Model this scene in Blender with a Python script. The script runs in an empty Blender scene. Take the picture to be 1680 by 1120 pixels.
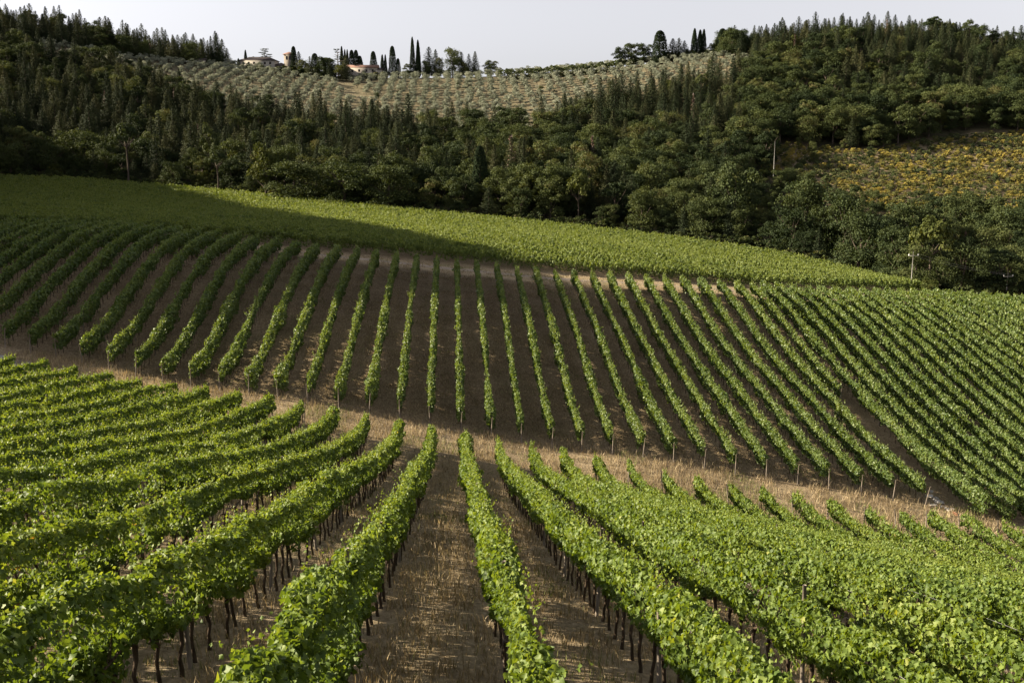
import bpy, math, random
import numpy as np
from mathutils import Vector
R=math.radians
sc=bpy.context.scene; col=sc.collection
# ---------------------------------------------------------------- camera, world, sun, exposure
cd=bpy.data.cameras.new('camera'); cam=bpy.data.objects.new('camera',cd); col.objects.link(cam)
cd.sensor_width=36; cd.lens=35.0; cd.clip_start=.1; cd.clip_end=6000
cam.location=(0,0,0); cam.rotation_euler=(R(90-10.41),0,R(-3.4)); sc.camera=cam
SUN_AZ,SUN_EL=-80.0,24.0           # azimuth from +Y, clockwise positive
w=bpy.data.worlds.new('World'); sc.world=w; w.use_nodes=True
nt=w.node_tree; nt.nodes.clear()
sky=nt.nodes.new('ShaderNodeTexSky'); sky.sky_type='NISHITA'; sky.sun_disc=False
sky.sun_elevation=R(SUN_EL); sky.sun_rotation=R(SUN_AZ); sky.air_density=1.0; sky.dust_density=2.0; sky.ozone_density=1.0; sky.altitude=300
bg=nt.nodes.new('ShaderNodeBackground'); bg.inputs[1].default_value=.052
wo=nt.nodes.new('ShaderNodeOutputWorld'); hs=nt.nodes.new('ShaderNodeHueSaturation'); hs.inputs['Saturation'].default_value=.12; nt.links.new(sky.outputs[0],hs.inputs['Color']); vm=nt.nodes.new('ShaderNodeVectorMath'); vm.operation='MULTIPLY'; vm.inputs[1].default_value=(.985,.972,1.015); nt.links.new(hs.outputs[0],vm.inputs[0]); nt.links.new(vm.outputs[0],bg.inputs[0]); nt.links.new(bg.outputs[0],wo.inputs[0])
sl=bpy.data.lights.new('sun','SUN'); sl.energy=5.0; sl.angle=R(.55); sl.color=(1,.865,.65)
sun=bpy.data.objects.new('sun',sl); col.objects.link(sun)
sd=Vector((math.sin(R(SUN_AZ))*math.cos(R(SUN_EL)),math.cos(R(SUN_AZ))*math.cos(R(SUN_EL)),math.sin(R(SUN_EL))))
sun.rotation_euler=sd.to_track_quat('Z','Y').to_euler(); sun.location=(-60,40,60)
sc.view_settings.view_transform='Standard'; sc.view_settings.look='None'; sc.view_settings.exposure=1.9; sc.view_settings.gamma=1
sc.render.resolution_x=1024; sc.render.resolution_y=682
sc.cycles.max_bounces=5; sc.cycles.diffuse_bounces=3; sc.cycles.transmission_bounces=3; sc.cycles.use_denoising=True
rng=np.random.default_rng(7); random.seed(7)

# ---------------------------------------------------------------- terrain heights
TER={"xs":[-2500,-1500,-900,-600,-450,-360,-300,-260,-225,-195,-170,-150,-132,-116,-102,-90,-80,-72,-64,-56,-48,-40,-32,-24,-16,-8,0,8,16,24,32,40,48,56,64,72,80,90,102,116,132,150,170,195,225,260,300,360,450,600,900,1500,2500],"ys":[-800,-300,-120,-50,-20,-8,-2,4,10,16,22,28,34,40,46,52,58,64,70,76,82,88,94,100,106,112,118,124,130,136,142,148,154,162,172,184,196,210,225,240,255,270,290,310,330,355,380,405,430,460,490,520,550,590,640,720,850,1100,1600,3000],"z":[[46,-66,-158,-201,-217,-225,-230,-233,-236,-239,-241,-243,-245,-246,-247,-249,-250,-250,-251,-252,-253,-254,-255,-255,-256,-257,-258,-259,-260,-261,-262,-263,-264,-265,-266,-267,-268,-270,-271,-274,-276,-280,-283,-289,-295,-304,-315,-334,-365,-423,-522,-460,-183],[-72,-150,147,147,114,90,74,63,53,44,36,29,23,17,11,6,2,-2,-5,-9,-13,-17,-21,-25,-29,-34,-38,-43,-47,-52,-57,-62,-67,-72,-78,-83,-89,-96,-104,-115,-127,-141,-158,-178,-204,-233,-266,-312,-369,-421,-374,-260,-163],[-114,-181,250,302,265,207,158,126,102,85,74,67,62,58,54,52,49,47,45,42,40,36,33,29,24,19,13,7,0,-8,-16,-25,-35,-45,-56,-67,-79,-94,-113,-136,-163,-192,-224,-262,-302,-341,-375,-406,-417,-379,-258,-197,-159],[-130,-191,284,360,331,280,226,180,135,97,68,49,36,28,23,20,19,19,19,19,19,19,19,17,14,10,4,-5,-15,-27,-41,-56,-71,-88,-106,-124,-142,-165,-191,-221,-252,-283,-312,-342,-369,-393,-411,-424,-413,-340,-210,-175,-158],[-138,-195,298,384,359,313,262,214,164,117,77,49,27,12,3,-3,-6,-7,-7,-7,-7,-6,-6,-7,-10,-16,-23,-34,-47,-62,-79,-98,-117,-137,-157,-177,-196,-219,-245,-272,-298,-324,-347,-370,-391,-409,-422,-427,-405,-319,-188,-166,-158],[-141,-196,303,394,370,326,276,229,179,128,85,52,26,8,-5,-12,-17,-19,-21,-21,-22,-22,-22,-23,-25,-30,-38,-50,-64,-82,-100,-121,-141,-162,-183,-202,-221,-243,-267,-292,-316,-339,-359,-379,-398,-414,-425,-427,-401,-310,-180,-163,-158],[-142,-197,306,399,375,333,284,237,186,135,90,55,27,6,-8,-17,-23,-26,-28,-29,-30,-31,-32,-33,-35,-39,-47,-59,-75,-93,-113,-133,-154,-176,-196,-216,-234,-255,-278,-302,-324,-345,-365,-384,-402,-417,-426,-427,-399,-305,-176,-161,-158],[-144,-198,308,404,380,339,291,245,194,142,95,58,28,5,-11,-22,-28,-32,-35,-38,-39,-41,-42,-44,-46,-49,-57,-70,-87,-105,-126,-147,-168,-189,-210,-229,-247,-267,-289,-311,-332,-352,-370,-388,-405,-419,-428,-426,-397,-300,-172,-159,-158],[-145,-198,310,408,385,346,299,254,203,150,101,62,29,4,-14,-26,-34,-39,-43,-46,-49,-51,-53,-56,-59,-63,-70,-83,-100,-119,-140,-161,-183,-204,-224,-242,-259,-279,-299,-320,-340,-358,-374,-391,-408,-421,-429,-426,-394,-295,-167,-158,-158],[-147,-199,313,413,390,352,306,262,212,159,109,67,32,4,-16,-30,-39,-45,-50,-55,-58,-62,-65,-69,-74,-80,-86,-97,-114,-134,-155,-177,-198,-218,-237,-255,-271,-290,-309,-328,-347,-363,-379,-395,-410,-423,-429,-425,-391,-290,-163,-156,-158],[-148,-199,315,418,395,358,313,270,221,168,116,73,35,5,-17,-33,-44,-51,-58,-63,-68,-73,-77,-82,-88,-95,-103,-113,-130,-150,-171,-192,-213,-233,-251,-268,-283,-300,-318,-336,-353,-368,-383,-398,-412,-424,-430,-424,-388,-285,-159,-154,-158],[-150,-200,318,423,400,365,321,279,230,177,125,80,39,7,-18,-36,-48,-57,-65,-72,-78,-84,-90,-96,-102,-109,-120,-131,-147,-166,-188,-209,-229,-247,-264,-279,-293,-309,-326,-343,-359,-373,-386,-400,-414,-426,-431,-423,-385,-280,-155,-153,-158],[-151,-200,320,427,405,371,328,287,240,187,135,88,45,10,-17,-37,-52,-62,-72,-80,-87,-95,-102,-109,-117,-124,-135,-147,-164,-184,-205,-225,-244,-260,-276,-290,-303,-318,-334,-349,-363,-376,-389,-403,-416,-427,-431,-422,-382,-274,-151,-151,-157],[-153,-201,322,432,410,377,336,296,249,198,146,97,52,14,-15,-38,-55,-67,-78,-88,-97,-106,-114,-122,-131,-140,-150,-164,-182,-203,-223,-241,-258,-273,-286,-299,-311,-325,-340,-354,-367,-379,-391,-405,-418,-428,-431,-421,-378,-269,-147,-149,-157],[-155,-201,324,437,415,383,343,304,259,209,157,108,61,20,-12,-38,-57,-71,-84,-96,-106,-116,-126,-135,-145,-156,-166,-181,-200,-221,-240,-256,-271,-283,-296,-307,-318,-331,-345,-358,-370,-381,-393,-406,-419,-428,-431,-419,-375,-263,-142,-148,-157],[-156,-202,326,442,419,389,350,313,269,220,169,120,71,28,-8,-36,-58,-74,-89,-103,-115,-126,-137,-147,-158,-170,-182,-197,-218,-238,-255,-269,-281,-292,-303,-313,-323,-335,-348,-361,-372,-383,-394,-408,-420,-429,-430,-417,-371,-258,-138,-146,-157],[-158,-202,328,447,424,395,358,321,279,232,182,133,83,37,-2,-33,-58,-76,-93,-109,-123,-136,-147,-158,-169,-183,-197,-213,-234,-253,-268,-279,-289,-299,-308,-318,-327,-337,-350,-362,-373,-384,-395,-409,-421,-429,-429,-415,-367,-252,-134,-144,-157],[-159,-203,331,451,429,401,365,330,289,244,195,147,97,48,6,-29,-56,-77,-96,-115,-131,-145,-156,-168,-179,-196,-211,-228,-247,-264,-276,-284,-294,-303,-312,-320,-328,-338,-350,-362,-372,-384,-396,-409,-421,-429,-429,-413,-363,-246,-130,-143,-157],[-161,-203,333,456,433,406,372,338,300,256,209,163,112,62,16,-23,-53,-76,-98,-119,-138,-153,-165,-176,-190,-206,-220,-237,-253,-267,-277,-284,-295,-305,-313,-320,-327,-336,-348,-360,-371,-383,-396,-410,-422,-428,-427,-411,-358,-240,-126,-141,-157],[-162,-204,335,461,437,412,379,347,310,268,224,180,130,77,27,-15,-48,-74,-99,-122,-143,-160,-173,-187,-197,-209,-223,-238,-247,-259,-268,-279,-295,-304,-311,-318,-324,-333,-344,-356,-368,-381,-395,-410,-421,-428,-426,-408,-354,-234,-122,-139,-157],[-164,-204,336,465,442,417,386,355,320,280,239,197,149,95,41,-6,-42,-70,-98,-123,-147,-165,-175,-188,-193,-202,-218,-233,-239,-250,-261,-276,-291,-300,-307,-313,-319,-328,-339,-351,-365,-379,-394,-409,-421,-427,-424,-405,-349,-228,-118,-138,-157],[-165,-204,338,470,446,423,393,363,330,293,254,215,170,116,57,5,-36,-67,-96,-123,-146,-164,-172,-183,-187,-193,-208,-224,-234,-242,-254,-269,-283,-292,-299,-306,-312,-321,-332,-346,-361,-377,-393,-408,-420,-426,-423,-402,-344,-222,-114,-136,-157],[-167,-205,340,475,450,428,399,371,339,305,269,234,192,139,76,18,-28,-64,-95,-120,-139,-152,-161,-169,-172,-180,-194,-209,-222,-234,-245,-259,-272,-282,-290,-297,-304,-313,-325,-340,-356,-374,-391,-407,-419,-424,-420,-399,-338,-216,-110,-135,-157],[-168,-205,342,479,454,433,406,379,349,317,284,253,216,163,98,33,-21,-61,-94,-117,-128,-135,-143,-152,-159,-168,-180,-193,-208,-225,-237,-249,-260,-270,-278,-286,-294,-304,-317,-333,-351,-371,-389,-406,-418,-422,-418,-395,-333,-209,-106,-133,-157],[-170,-205,344,484,458,438,412,386,358,330,299,272,240,189,121,48,-16,-60,-94,-112,-118,-120,-126,-136,-146,-157,-168,-181,-197,-216,-228,-238,-247,-256,-265,-274,-283,-294,-308,-325,-346,-367,-387,-404,-416,-420,-415,-391,-327,-203,-102,-132,-157],[-171,-205,345,489,462,442,418,394,368,342,315,292,265,216,145,61,-12,-61,-96,-107,-108,-107,-113,-124,-137,-148,-159,-171,-187,-205,-216,-224,-233,-242,-252,-262,-271,-283,-299,-318,-340,-363,-384,-402,-413,-417,-412,-387,-321,-196,-98,-130,-157],[-173,-206,347,493,466,447,425,401,377,354,331,313,290,241,166,70,-13,-64,-95,-102,-101,-100,-107,-118,-130,-141,-151,-162,-177,-192,-202,-209,-219,-229,-240,-250,-260,-272,-289,-310,-334,-359,-381,-399,-411,-415,-409,-383,-315,-190,-94,-129,-156],[-174,-206,348,498,470,451,431,409,386,365,347,334,314,263,182,72,-18,-71,-95,-99,-98,-99,-106,-116,-127,-135,-145,-155,-167,-179,-187,-195,-207,-218,-229,-239,-249,-262,-279,-302,-328,-355,-377,-395,-407,-411,-405,-378,-308,-183,-90,-127,-156],[-176,-206,350,502,474,455,436,416,394,376,363,355,337,282,190,67,-27,-79,-95,-97,-97,-101,-107,-114,-124,-132,-141,-150,-160,-169,-176,-185,-198,-209,-219,-229,-239,-252,-270,-294,-322,-350,-373,-392,-404,-408,-401,-373,-301,-176,-86,-126,-156],[-177,-206,351,507,478,459,442,423,402,387,379,375,357,296,187,54,-40,-85,-95,-96,-98,-103,-108,-114,-122,-130,-139,-148,-157,-165,-173,-181,-193,-202,-211,-220,-230,-243,-261,-286,-316,-346,-369,-387,-400,-404,-397,-368,-294,-170,-82,-124,-156],[-179,-206,352,511,481,463,447,429,411,397,393,393,372,305,175,35,-56,-89,-95,-96,-100,-104,-109,-114,-121,-129,-137,-146,-155,-163,-171,-180,-189,-198,-206,-214,-224,-236,-254,-280,-310,-341,-364,-383,-395,-399,-393,-362,-287,-163,-78,-123,-156],[-181,-207,354,516,485,467,453,436,418,407,407,408,383,306,156,9,-74,-93,-96,-97,-101,-105,-110,-115,-121,-129,-137,-145,-153,-162,-171,-179,-187,-195,-203,-212,-220,-231,-248,-274,-305,-335,-358,-377,-390,-395,-388,-356,-280,-156,-74,-121,-156],[-182,-207,355,520,488,470,458,442,426,416,418,419,388,298,129,-20,-85,-95,-97,-99,-102,-106,-111,-116,-122,-129,-137,-145,-153,-161,-170,-178,-187,-195,-203,-211,-219,-230,-244,-269,-299,-329,-352,-371,-385,-390,-383,-350,-272,-149,-70,-120,-156],[-184,-207,356,526,493,474,464,451,435,426,430,427,384,272,88,-60,-94,-98,-99,-101,-104,-108,-113,-118,-124,-130,-137,-145,-153,-161,-170,-178,-187,-195,-204,-213,-222,-231,-243,-264,-291,-320,-343,-363,-377,-382,-375,-341,-261,-139,-65,-118,-156],[-187,-207,358,534,499,479,471,460,447,437,439,426,362,221,40,-78,-98,-100,-101,-103,-107,-111,-115,-120,-126,-132,-139,-146,-154,-162,-170,-179,-188,-197,-207,-217,-227,-235,-244,-260,-282,-307,-330,-350,-366,-372,-365,-329,-247,-127,-59,-116,-156],[-190,-207,360,542,506,484,478,470,459,447,443,408,313,145,-13,-88,-101,-103,-104,-107,-110,-114,-119,-124,-129,-135,-142,-149,-156,-164,-172,-180,-189,-199,-209,-218,-227,-235,-243,-254,-271,-292,-313,-334,-351,-359,-351,-314,-229,-113,-51,-114,-156],[-193,-207,361,551,513,488,484,479,469,454,437,376,249,70,-69,-98,-102,-104,-107,-110,-113,-117,-122,-127,-132,-138,-145,-151,-159,-166,-174,-182,-190,-198,-207,-215,-223,-230,-238,-247,-259,-276,-295,-316,-335,-344,-336,-297,-210,-98,-44,-111,-156],[-197,-207,362,561,521,492,488,487,477,457,418,327,169,-1,-88,-102,-104,-106,-109,-112,-116,-120,-124,-129,-135,-141,-147,-154,-160,-167,-174,-181,-188,-194,-200,-207,-213,-219,-226,-234,-243,-255,-272,-293,-314,-325,-316,-276,-187,-81,-35,-109,-156],[-201,-207,363,571,530,495,490,490,481,454,387,262,80,-70,-98,-101,-104,-106,-109,-112,-116,-120,-125,-130,-136,-141,-147,-153,-160,-166,-171,-176,-182,-186,-191,-195,-200,-205,-210,-216,-222,-232,-246,-267,-289,-301,-292,-250,-161,-63,-26,-106,-156],[-205,-207,364,581,539,497,488,489,479,442,348,199,8,-85,-97,-98,-101,-104,-107,-110,-114,-118,-123,-128,-133,-138,-144,-149,-154,-159,-163,-167,-171,-174,-177,-181,-184,-187,-191,-195,-199,-205,-218,-238,-261,-275,-265,-222,-134,-44,-18,-103,-156],[-209,-206,364,591,548,498,482,481,470,423,301,115,-59,-88,-91,-93,-95,-98,-101,-105,-108,-113,-117,-122,-126,-131,-135,-139,-143,-147,-150,-153,-155,-158,-160,-162,-164,-167,-170,-172,-174,-177,-189,-208,-230,-245,-236,-192,-105,-25,-9,-101,-156],[-213,-206,364,600,558,499,474,467,453,397,257,48,-70,-83,-83,-85,-87,-90,-93,-96,-100,-104,-107,-111,-115,-118,-122,-125,-127,-130,-132,-134,-136,-137,-139,-140,-142,-143,-145,-147,-148,-150,-159,-176,-196,-210,-203,-159,-75,-7,-1,-98,-156],[-219,-206,363,612,572,499,458,439,417,350,183,-26,-66,-67,-67,-70,-72,-75,-78,-80,-83,-86,-89,-91,-94,-96,-98,-100,-101,-102,-103,-104,-105,-105,-105,-106,-106,-106,-107,-107,-108,-110,-116,-128,-145,-159,-155,-110,-34,18,9,-95,-156],[-224,-205,361,622,587,501,440,403,368,290,138,8,-41,-50,-52,-52,-54,-56,-57,-59,-61,-63,-65,-67,-68,-69,-70,-70,-71,-71,-70,-70,-69,-68,-67,-66,-66,-65,-64,-63,-63,-64,-67,-75,-88,-102,-102,-57,7,42,19,-92,-155],[-229,-204,359,631,602,503,422,362,313,243,124,38,2,-13,-20,-25,-28,-30,-32,-34,-35,-36,-37,-38,-39,-39,-38,-38,-37,-36,-34,-32,-30,-28,-26,-24,-22,-20,-17,-15,-13,-12,-12,-15,-25,-41,-43,0,49,65,28,-89,-155],[-235,-204,355,641,623,509,405,320,252,209,140,91,61,43,31,22,16,12,9,7,5,4,3,3,3,4,5,6,8,11,14,17,20,24,28,31,35,40,46,52,57,63,67,69,60,44,40,76,101,93,39,-86,-155],[-241,-203,349,647,644,521,400,313,249,214,177,147,121,101,86,76,68,63,59,56,53,51,50,50,50,51,52,54,57,60,64,69,74,79,85,91,97,105,114,125,137,148,156,160,152,141,136,155,151,120,49,-83,-155],[-247,-202,343,651,665,539,411,340,292,261,234,208,183,162,147,135,127,121,116,112,108,106,104,103,103,104,105,108,111,115,119,125,131,138,146,154,163,174,188,204,223,241,254,261,252,242,234,233,196,146,58,-80,-155],[-253,-201,335,651,685,568,438,391,364,337,308,279,252,229,212,200,191,184,178,174,170,167,164,163,162,163,164,167,171,176,181,187,194,202,212,222,233,248,266,288,311,336,357,371,366,347,324,303,236,170,66,-78,-155],[-260,-200,324,646,707,615,496,473,467,443,406,371,339,314,296,282,272,265,259,255,251,248,246,244,244,245,247,250,254,259,265,272,280,289,298,309,320,336,356,380,408,439,469,493,489,453,410,367,276,196,74,-75,-154],[-266,-199,311,635,722,673,575,557,561,538,489,447,413,388,370,357,347,341,336,332,328,326,325,324,325,326,328,331,335,340,345,352,359,367,376,385,396,410,428,451,478,510,540,560,553,516,466,403,304,219,81,-73,-154],[-273,-198,297,619,729,730,643,614,598,569,527,491,463,443,427,415,407,401,397,393,390,388,388,388,389,390,392,395,398,401,406,411,418,424,432,440,448,459,473,491,513,536,557,571,566,535,487,416,322,238,86,-71,-154],[-279,-197,281,597,725,767,678,635,604,571,539,513,490,472,458,448,440,435,430,426,423,421,420,420,420,421,422,424,427,430,434,438,443,449,455,461,468,477,488,502,517,532,544,551,545,520,477,410,331,253,90,-69,-153],[-286,-196,258,559,698,744,662,615,580,551,526,506,489,473,460,450,442,436,430,425,421,417,415,413,411,411,411,413,415,418,421,425,430,435,440,446,452,459,467,477,485,493,498,497,486,462,426,380,328,266,93,-68,-153],[-296,-195,226,499,630,638,564,539,517,497,479,463,448,434,422,411,402,394,387,380,373,367,361,356,352,350,348,349,351,355,359,364,369,374,380,385,390,396,403,409,414,416,416,409,393,366,332,323,306,267,93,-67,-152],[-309,-194,170,374,461,445,418,399,383,369,357,347,337,328,321,315,310,306,302,298,295,292,289,286,284,281,280,278,277,276,275,274,274,274,274,274,274,274,274,274,274,272,270,265,258,249,240,236,241,227,85,-67,-151],[-327,-195,68,129,153,143,135,133,132,131,130,129,127,126,125,123,122,121,120,119,118,117,115,114,113,112,111,110,109,107,106,105,104,103,102,101,100,99,98,97,96,94,93,93,93,94,96,101,107,100,50,-72,-148],[-352,-210,-127,-206,-223,-224,-221,-217,-213,-209,-205,-202,-199,-196,-194,-192,-190,-189,-187,-186,-185,-183,-182,-181,-179,-178,-177,-175,-174,-173,-171,-170,-169,-167,-166,-165,-163,-162,-160,-158,-155,-152,-150,-146,-142,-138,-133,-128,-121,-111,-66,-99,-142],[-374,-291,-322,-324,-324,-323,-323,-324,-324,-325,-326,-326,-327,-327,-328,-328,-328,-329,-329,-329,-329,-330,-330,-330,-331,-331,-331,-332,-332,-332,-332,-333,-333,-333,-334,-334,-334,-335,-335,-336,-337,-337,-338,-339,-340,-342,-343,-345,-347,-345,-309,-201,-138],[-454,-426,-407,-400,-400,-400,-400,-400,-400,-400,-400,-400,-400,-400,-400,-400,-400,-400,-400,-400,-400,-400,-400,-400,-400,-400,-400,-400,-400,-400,-400,-400,-400,-400,-400,-400,-400,-400,-400,-400,-400,-400,-400,-400,-400,-400,-400,-400,-400,-400,-400,-381,-297]]}
gx=np.array(TER['xs'],float); gy=np.array(TER['ys'],float); gz=np.array(TER['z'])/10.
def _w(k,x):
    i=np.clip(np.searchsorted(k,x)-1,0,len(k)-2); h=k[i+1]-k[i]; t=np.clip((x-k[i])/h,0,1)
    h00=2*t**3-3*t**2+1; h10=t**3-2*t**2+t; h01=-2*t**3+3*t**2; h11=t**3-t**2
    im=np.maximum(i-1,0); ip=np.minimum(i+2,len(k)-1)
    a=h10*h/(k[i+1]-k[im]); b=h11*h/(k[ip]-k[i])
    return np.stack([im,i,i+1,ip]),np.stack([-a,h00-b,h01+a,b])
def H(x,y):
    x=np.asarray(x,float); y=np.asarray(y,float); sh=np.broadcast(x,y).shape
    x=np.broadcast_to(x,sh).ravel(); y=np.broadcast_to(y,sh).ravel()
    ix,wx=_w(gx,x); iy,wy=_w(gy,y); z=np.zeros(len(x))
    for a in range(4):
        for b in range(4): z+=wy[a]*wx[b]*gz[iy[a],ix[b]]
    return z.reshape(sh)
P_,TH=R(10.41),R(3.4)
def ray(u,v):
    r=(u-840)/1633.; d=-(v-560)/1633.
    f=math.cos(P_)+d*math.sin(P_); up=-math.sin(P_)+d*math.cos(P_)
    return r*math.cos(TH)+f*math.sin(TH), f*math.cos(TH)-r*math.sin(TH), up
def proj(x,y,z):
    f=x*math.sin(TH)+y*math.cos(TH); r=x*math.cos(TH)-y*math.sin(TH)
    dep=f*math.cos(P_)-z*math.sin(P_); up=f*math.sin(P_)+z*math.cos(P_)
    dep=np.maximum(dep,.01)
    return 840+1633*r/dep, 560-1633*up/dep, dep
def at(u,Y):
    """ground point in the direction of image column u at distance Y"""
    x,y,_=ray(u,200); return x/y*Y, Y
def hitg(u,v,t0=20):
    x,y,z=ray(u,v); t=np.arange(t0,1100,.5); d=z*t-H(x*t,y*t); k=np.argmax(d<0)
    t=t[k]; return x*t,y*t
def sm(x,a,b): t=np.clip((x-a)/(b-a),0,1); return t*t*(3-2*t)
_nt=rng.random((64,64))
def vnoise(x,y,s=1.0,o=0):
    x=np.asarray(x,float)/s+o*17.3; y=np.asarray(y,float)/s+o*5.7
    i=np.floor(x).astype(int); j=np.floor(y).astype(int); a=x-i; b=y-j; a=a*a*(3-2*a); b=b*b*(3-2*b)
    g=lambda p,q:_nt[p%64,q%64]
    return (g(i,j)*(1-a)+g(i+1,j)*a)*(1-b)+(g(i,j+1)*(1-a)+g(i+1,j+1)*a)*b

# ---------------------------------------------------------------- mesh helpers
def mk(name,V,F,mats=(),mi=None,tint=None,smooth=False):
    """mesh from an (N,3) array and either an (M,k) array or list of such arrays of faces"""
    me=bpy.data.meshes.new(name); V=np.asarray(V,np.float32)
    Fs=F if isinstance(F,list) else [F]
    Fs=[np.asarray(f,np.int32) for f in Fs if len(f)]
    me.vertices.add(len(V)); me.vertices.foreach_set('co',V.ravel())
    nl=sum(f.size for f in Fs); npoly=sum(len(f) for f in Fs)
    me.loops.add(nl); me.polygons.add(npoly)
    me.loops.foreach_set('vertex_index',np.concatenate([f.ravel() for f in Fs]))
    tot=np.concatenate([np.full(len(f),f.shape[1]) for f in Fs]).astype(np.int32)
    st=np.concatenate([[0],np.cumsum(tot)[:-1]]).astype(np.int32)
    me.polygons.foreach_set('loop_start',st)
    try: me.polygons.foreach_set('loop_total',tot)
    except Exception: pass
    for m in mats: me.materials.append(m)
    if mi is not None: me.polygons.foreach_set('material_index',np.asarray(mi,np.int32))
    if smooth: me.polygons.foreach_set('use_smooth',np.ones(npoly,bool))
    if tint is not None:
        a=me.attributes.new('tint','FLOAT','POINT'); a.data.foreach_set('value',np.asarray(tint,np.float32))
    me.update(calc_edges=True); return me
def ob(name,data,parent=None,loc=None,**pr):
    o=bpy.data.objects.new(name,data); col.objects.link(o)
    if parent is not None: o.parent=parent
    if loc is not None: o.location=loc
    for k,v in pr.items(): o[k]=v
    return o
def copy(o,parent=None,loc=None,rot=None,scl=None,**pr):
    c=o.copy(); col.objects.link(c); c.parent=parent
    if loc is not None: c.location=loc
    if rot is not None: c.rotation_euler=rot
    if scl is not None: c.scale=scl
    for k,v in pr.items(): c[k]=v
    return c
def unit(v): return v/np.maximum(np.linalg.norm(v,axis=-1,keepdims=True),1e-9)
def leaves(C,N,S,tint=None,lod=0,asp=1.0,hang=.6,r=None):
    """leaf faces at centres C facing N, size S. lod 0: bent diamond (2 triangles); lod 1: lobed leaf (8 triangles)"""
    r=r or rng
    n=len(C); N=unit(N); down=np.tile([0,0,-1.],(n,1))+r.normal(0,1-hang+.05,(n,3))
    T=unit(down-(down*N).sum(1,keepdims=True)*N); B=np.cross(N,T)
    S=np.broadcast_to(S,(n,)).astype(float)
    if lod==0:
        loc=np.array([(-.5,0,0),(.0,.5*asp,.16),(.5,0,-.05),(0,-.5*asp,.16)]); tri=np.array([(0,1,2),(0,2,3)])
    else:
        ang=np.radians([0,38,68,112,150,210,248,292,322]); rad=np.array([.66,.34,.60,.34,.50,.50,.34,.60,.34])
        ang[4]=R(158); ang[5]=R(202); rad[4]=.42; rad[5]=.42
        loc=np.array([(-.06,0,-.05)]+[(rad[k]*math.cos(ang[k]),rad[k]*math.sin(ang[k])*1.05,.16*abs(math.sin(ang[k]))-.10*(math.cos(ang[k])>.5)) for k in range(9)])
        tri=np.array([(0,1+k,1+(k+1)%9) for k in range(9)])
    k=len(loc); z=loc[None,:,2,None]*N[:,None]*(.6+.8*r.random((n,1,1)))
    V=C[:,None]+S[:,None,None]*(loc[None,:,0,None]*T[:,None]+loc[None,:,1,None]*B[:,None]+z)
    F=(np.arange(n)*k)[:,None,None]+tri[None]
    t=np.repeat(r.random(n) if tint is None else tint,k)
    return V.reshape(-1,3),F.reshape(-1,3),t
def tube(P,rad,seg=6,cap=True):
    P=np.asarray(P,float); n=len(P); rad=np.broadcast_to(rad,(n,)); T=np.gradient(P,axis=0); T=unit(T)
    up=np.array([.3,.9,.1]); A=unit(np.cross(T,up)); B=np.cross(T,A); a=np.arange(seg)*2*np.pi/seg
    V=P[:,None]+rad[:,None,None]*(np.cos(a)[None,:,None]*A[:,None]+np.sin(a)[None,:,None]*B[:,None])
    F=[(i*seg+j,i*seg+(j+1)%seg,(i+1)*seg+(j+1)%seg,(i+1)*seg+j) for i in range(n-1) for j in range(seg)]
    V=V.reshape(-1,3)
    if cap:
        V=np.vstack([V,P[:1],P[-1:]]); b=n*seg
        F+=[(j,(j+1)%seg,b,b) for j in range(seg)]+[((n-1)*seg+(j+1)%seg,(n-1)*seg+j,b+1,b+1) for j in range(seg)]
    Q=[f for f in F if f[2]!=f[3]]; Tr=[f[:3] for f in F if f[2]==f[3]]
    return V,Q,Tr
class MB:
    def __init__(s): s.V=[];s.Q=[];s.T=[];s.n=0;s.t=[]
    def add(s,V,Q=(),T=(),tint=None):
        V=np.asarray(V,float)
        if len(Q): s.Q.append(np.asarray(Q)+s.n)
        if len(T): s.T.append(np.asarray(T)+s.n)
        s.V.append(V); s.n+=len(V); s.t.append(np.full(len(V),.5) if tint is None else tint); return s
    def tube(s,P,r,seg=6): return s.add(*tube(P,r,seg))
    def box(s,c,d,rz=0):
        x,y,z=np.array(d)/2.; V=np.array([(a*x,b*y,e*z) for e in(-1,1) for b in(-1,1) for a in(-1,1)])
        ca,sa=math.cos(rz),math.sin(rz); V=np.stack([V[:,0]*ca-V[:,1]*sa,V[:,0]*sa+V[:,1]*ca,V[:,2]],1)+np.array(c)
        return s.add(V,[(0,2,3,1),(4,5,7,6),(0,1,5,4),(2,6,7,3),(1,3,7,5),(0,4,6,2)])
    def mesh(s,name,mat,smooth=False,mi=None):
        F=[]
        if s.Q: F.append(np.concatenate(s.Q))
        if s.T: F.append(np.concatenate(s.T))
        return mk(name,np.concatenate(s.V),F,mat if isinstance(mat,(list,tuple)) else [mat],mi,np.concatenate(s.t),smooth)

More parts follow.
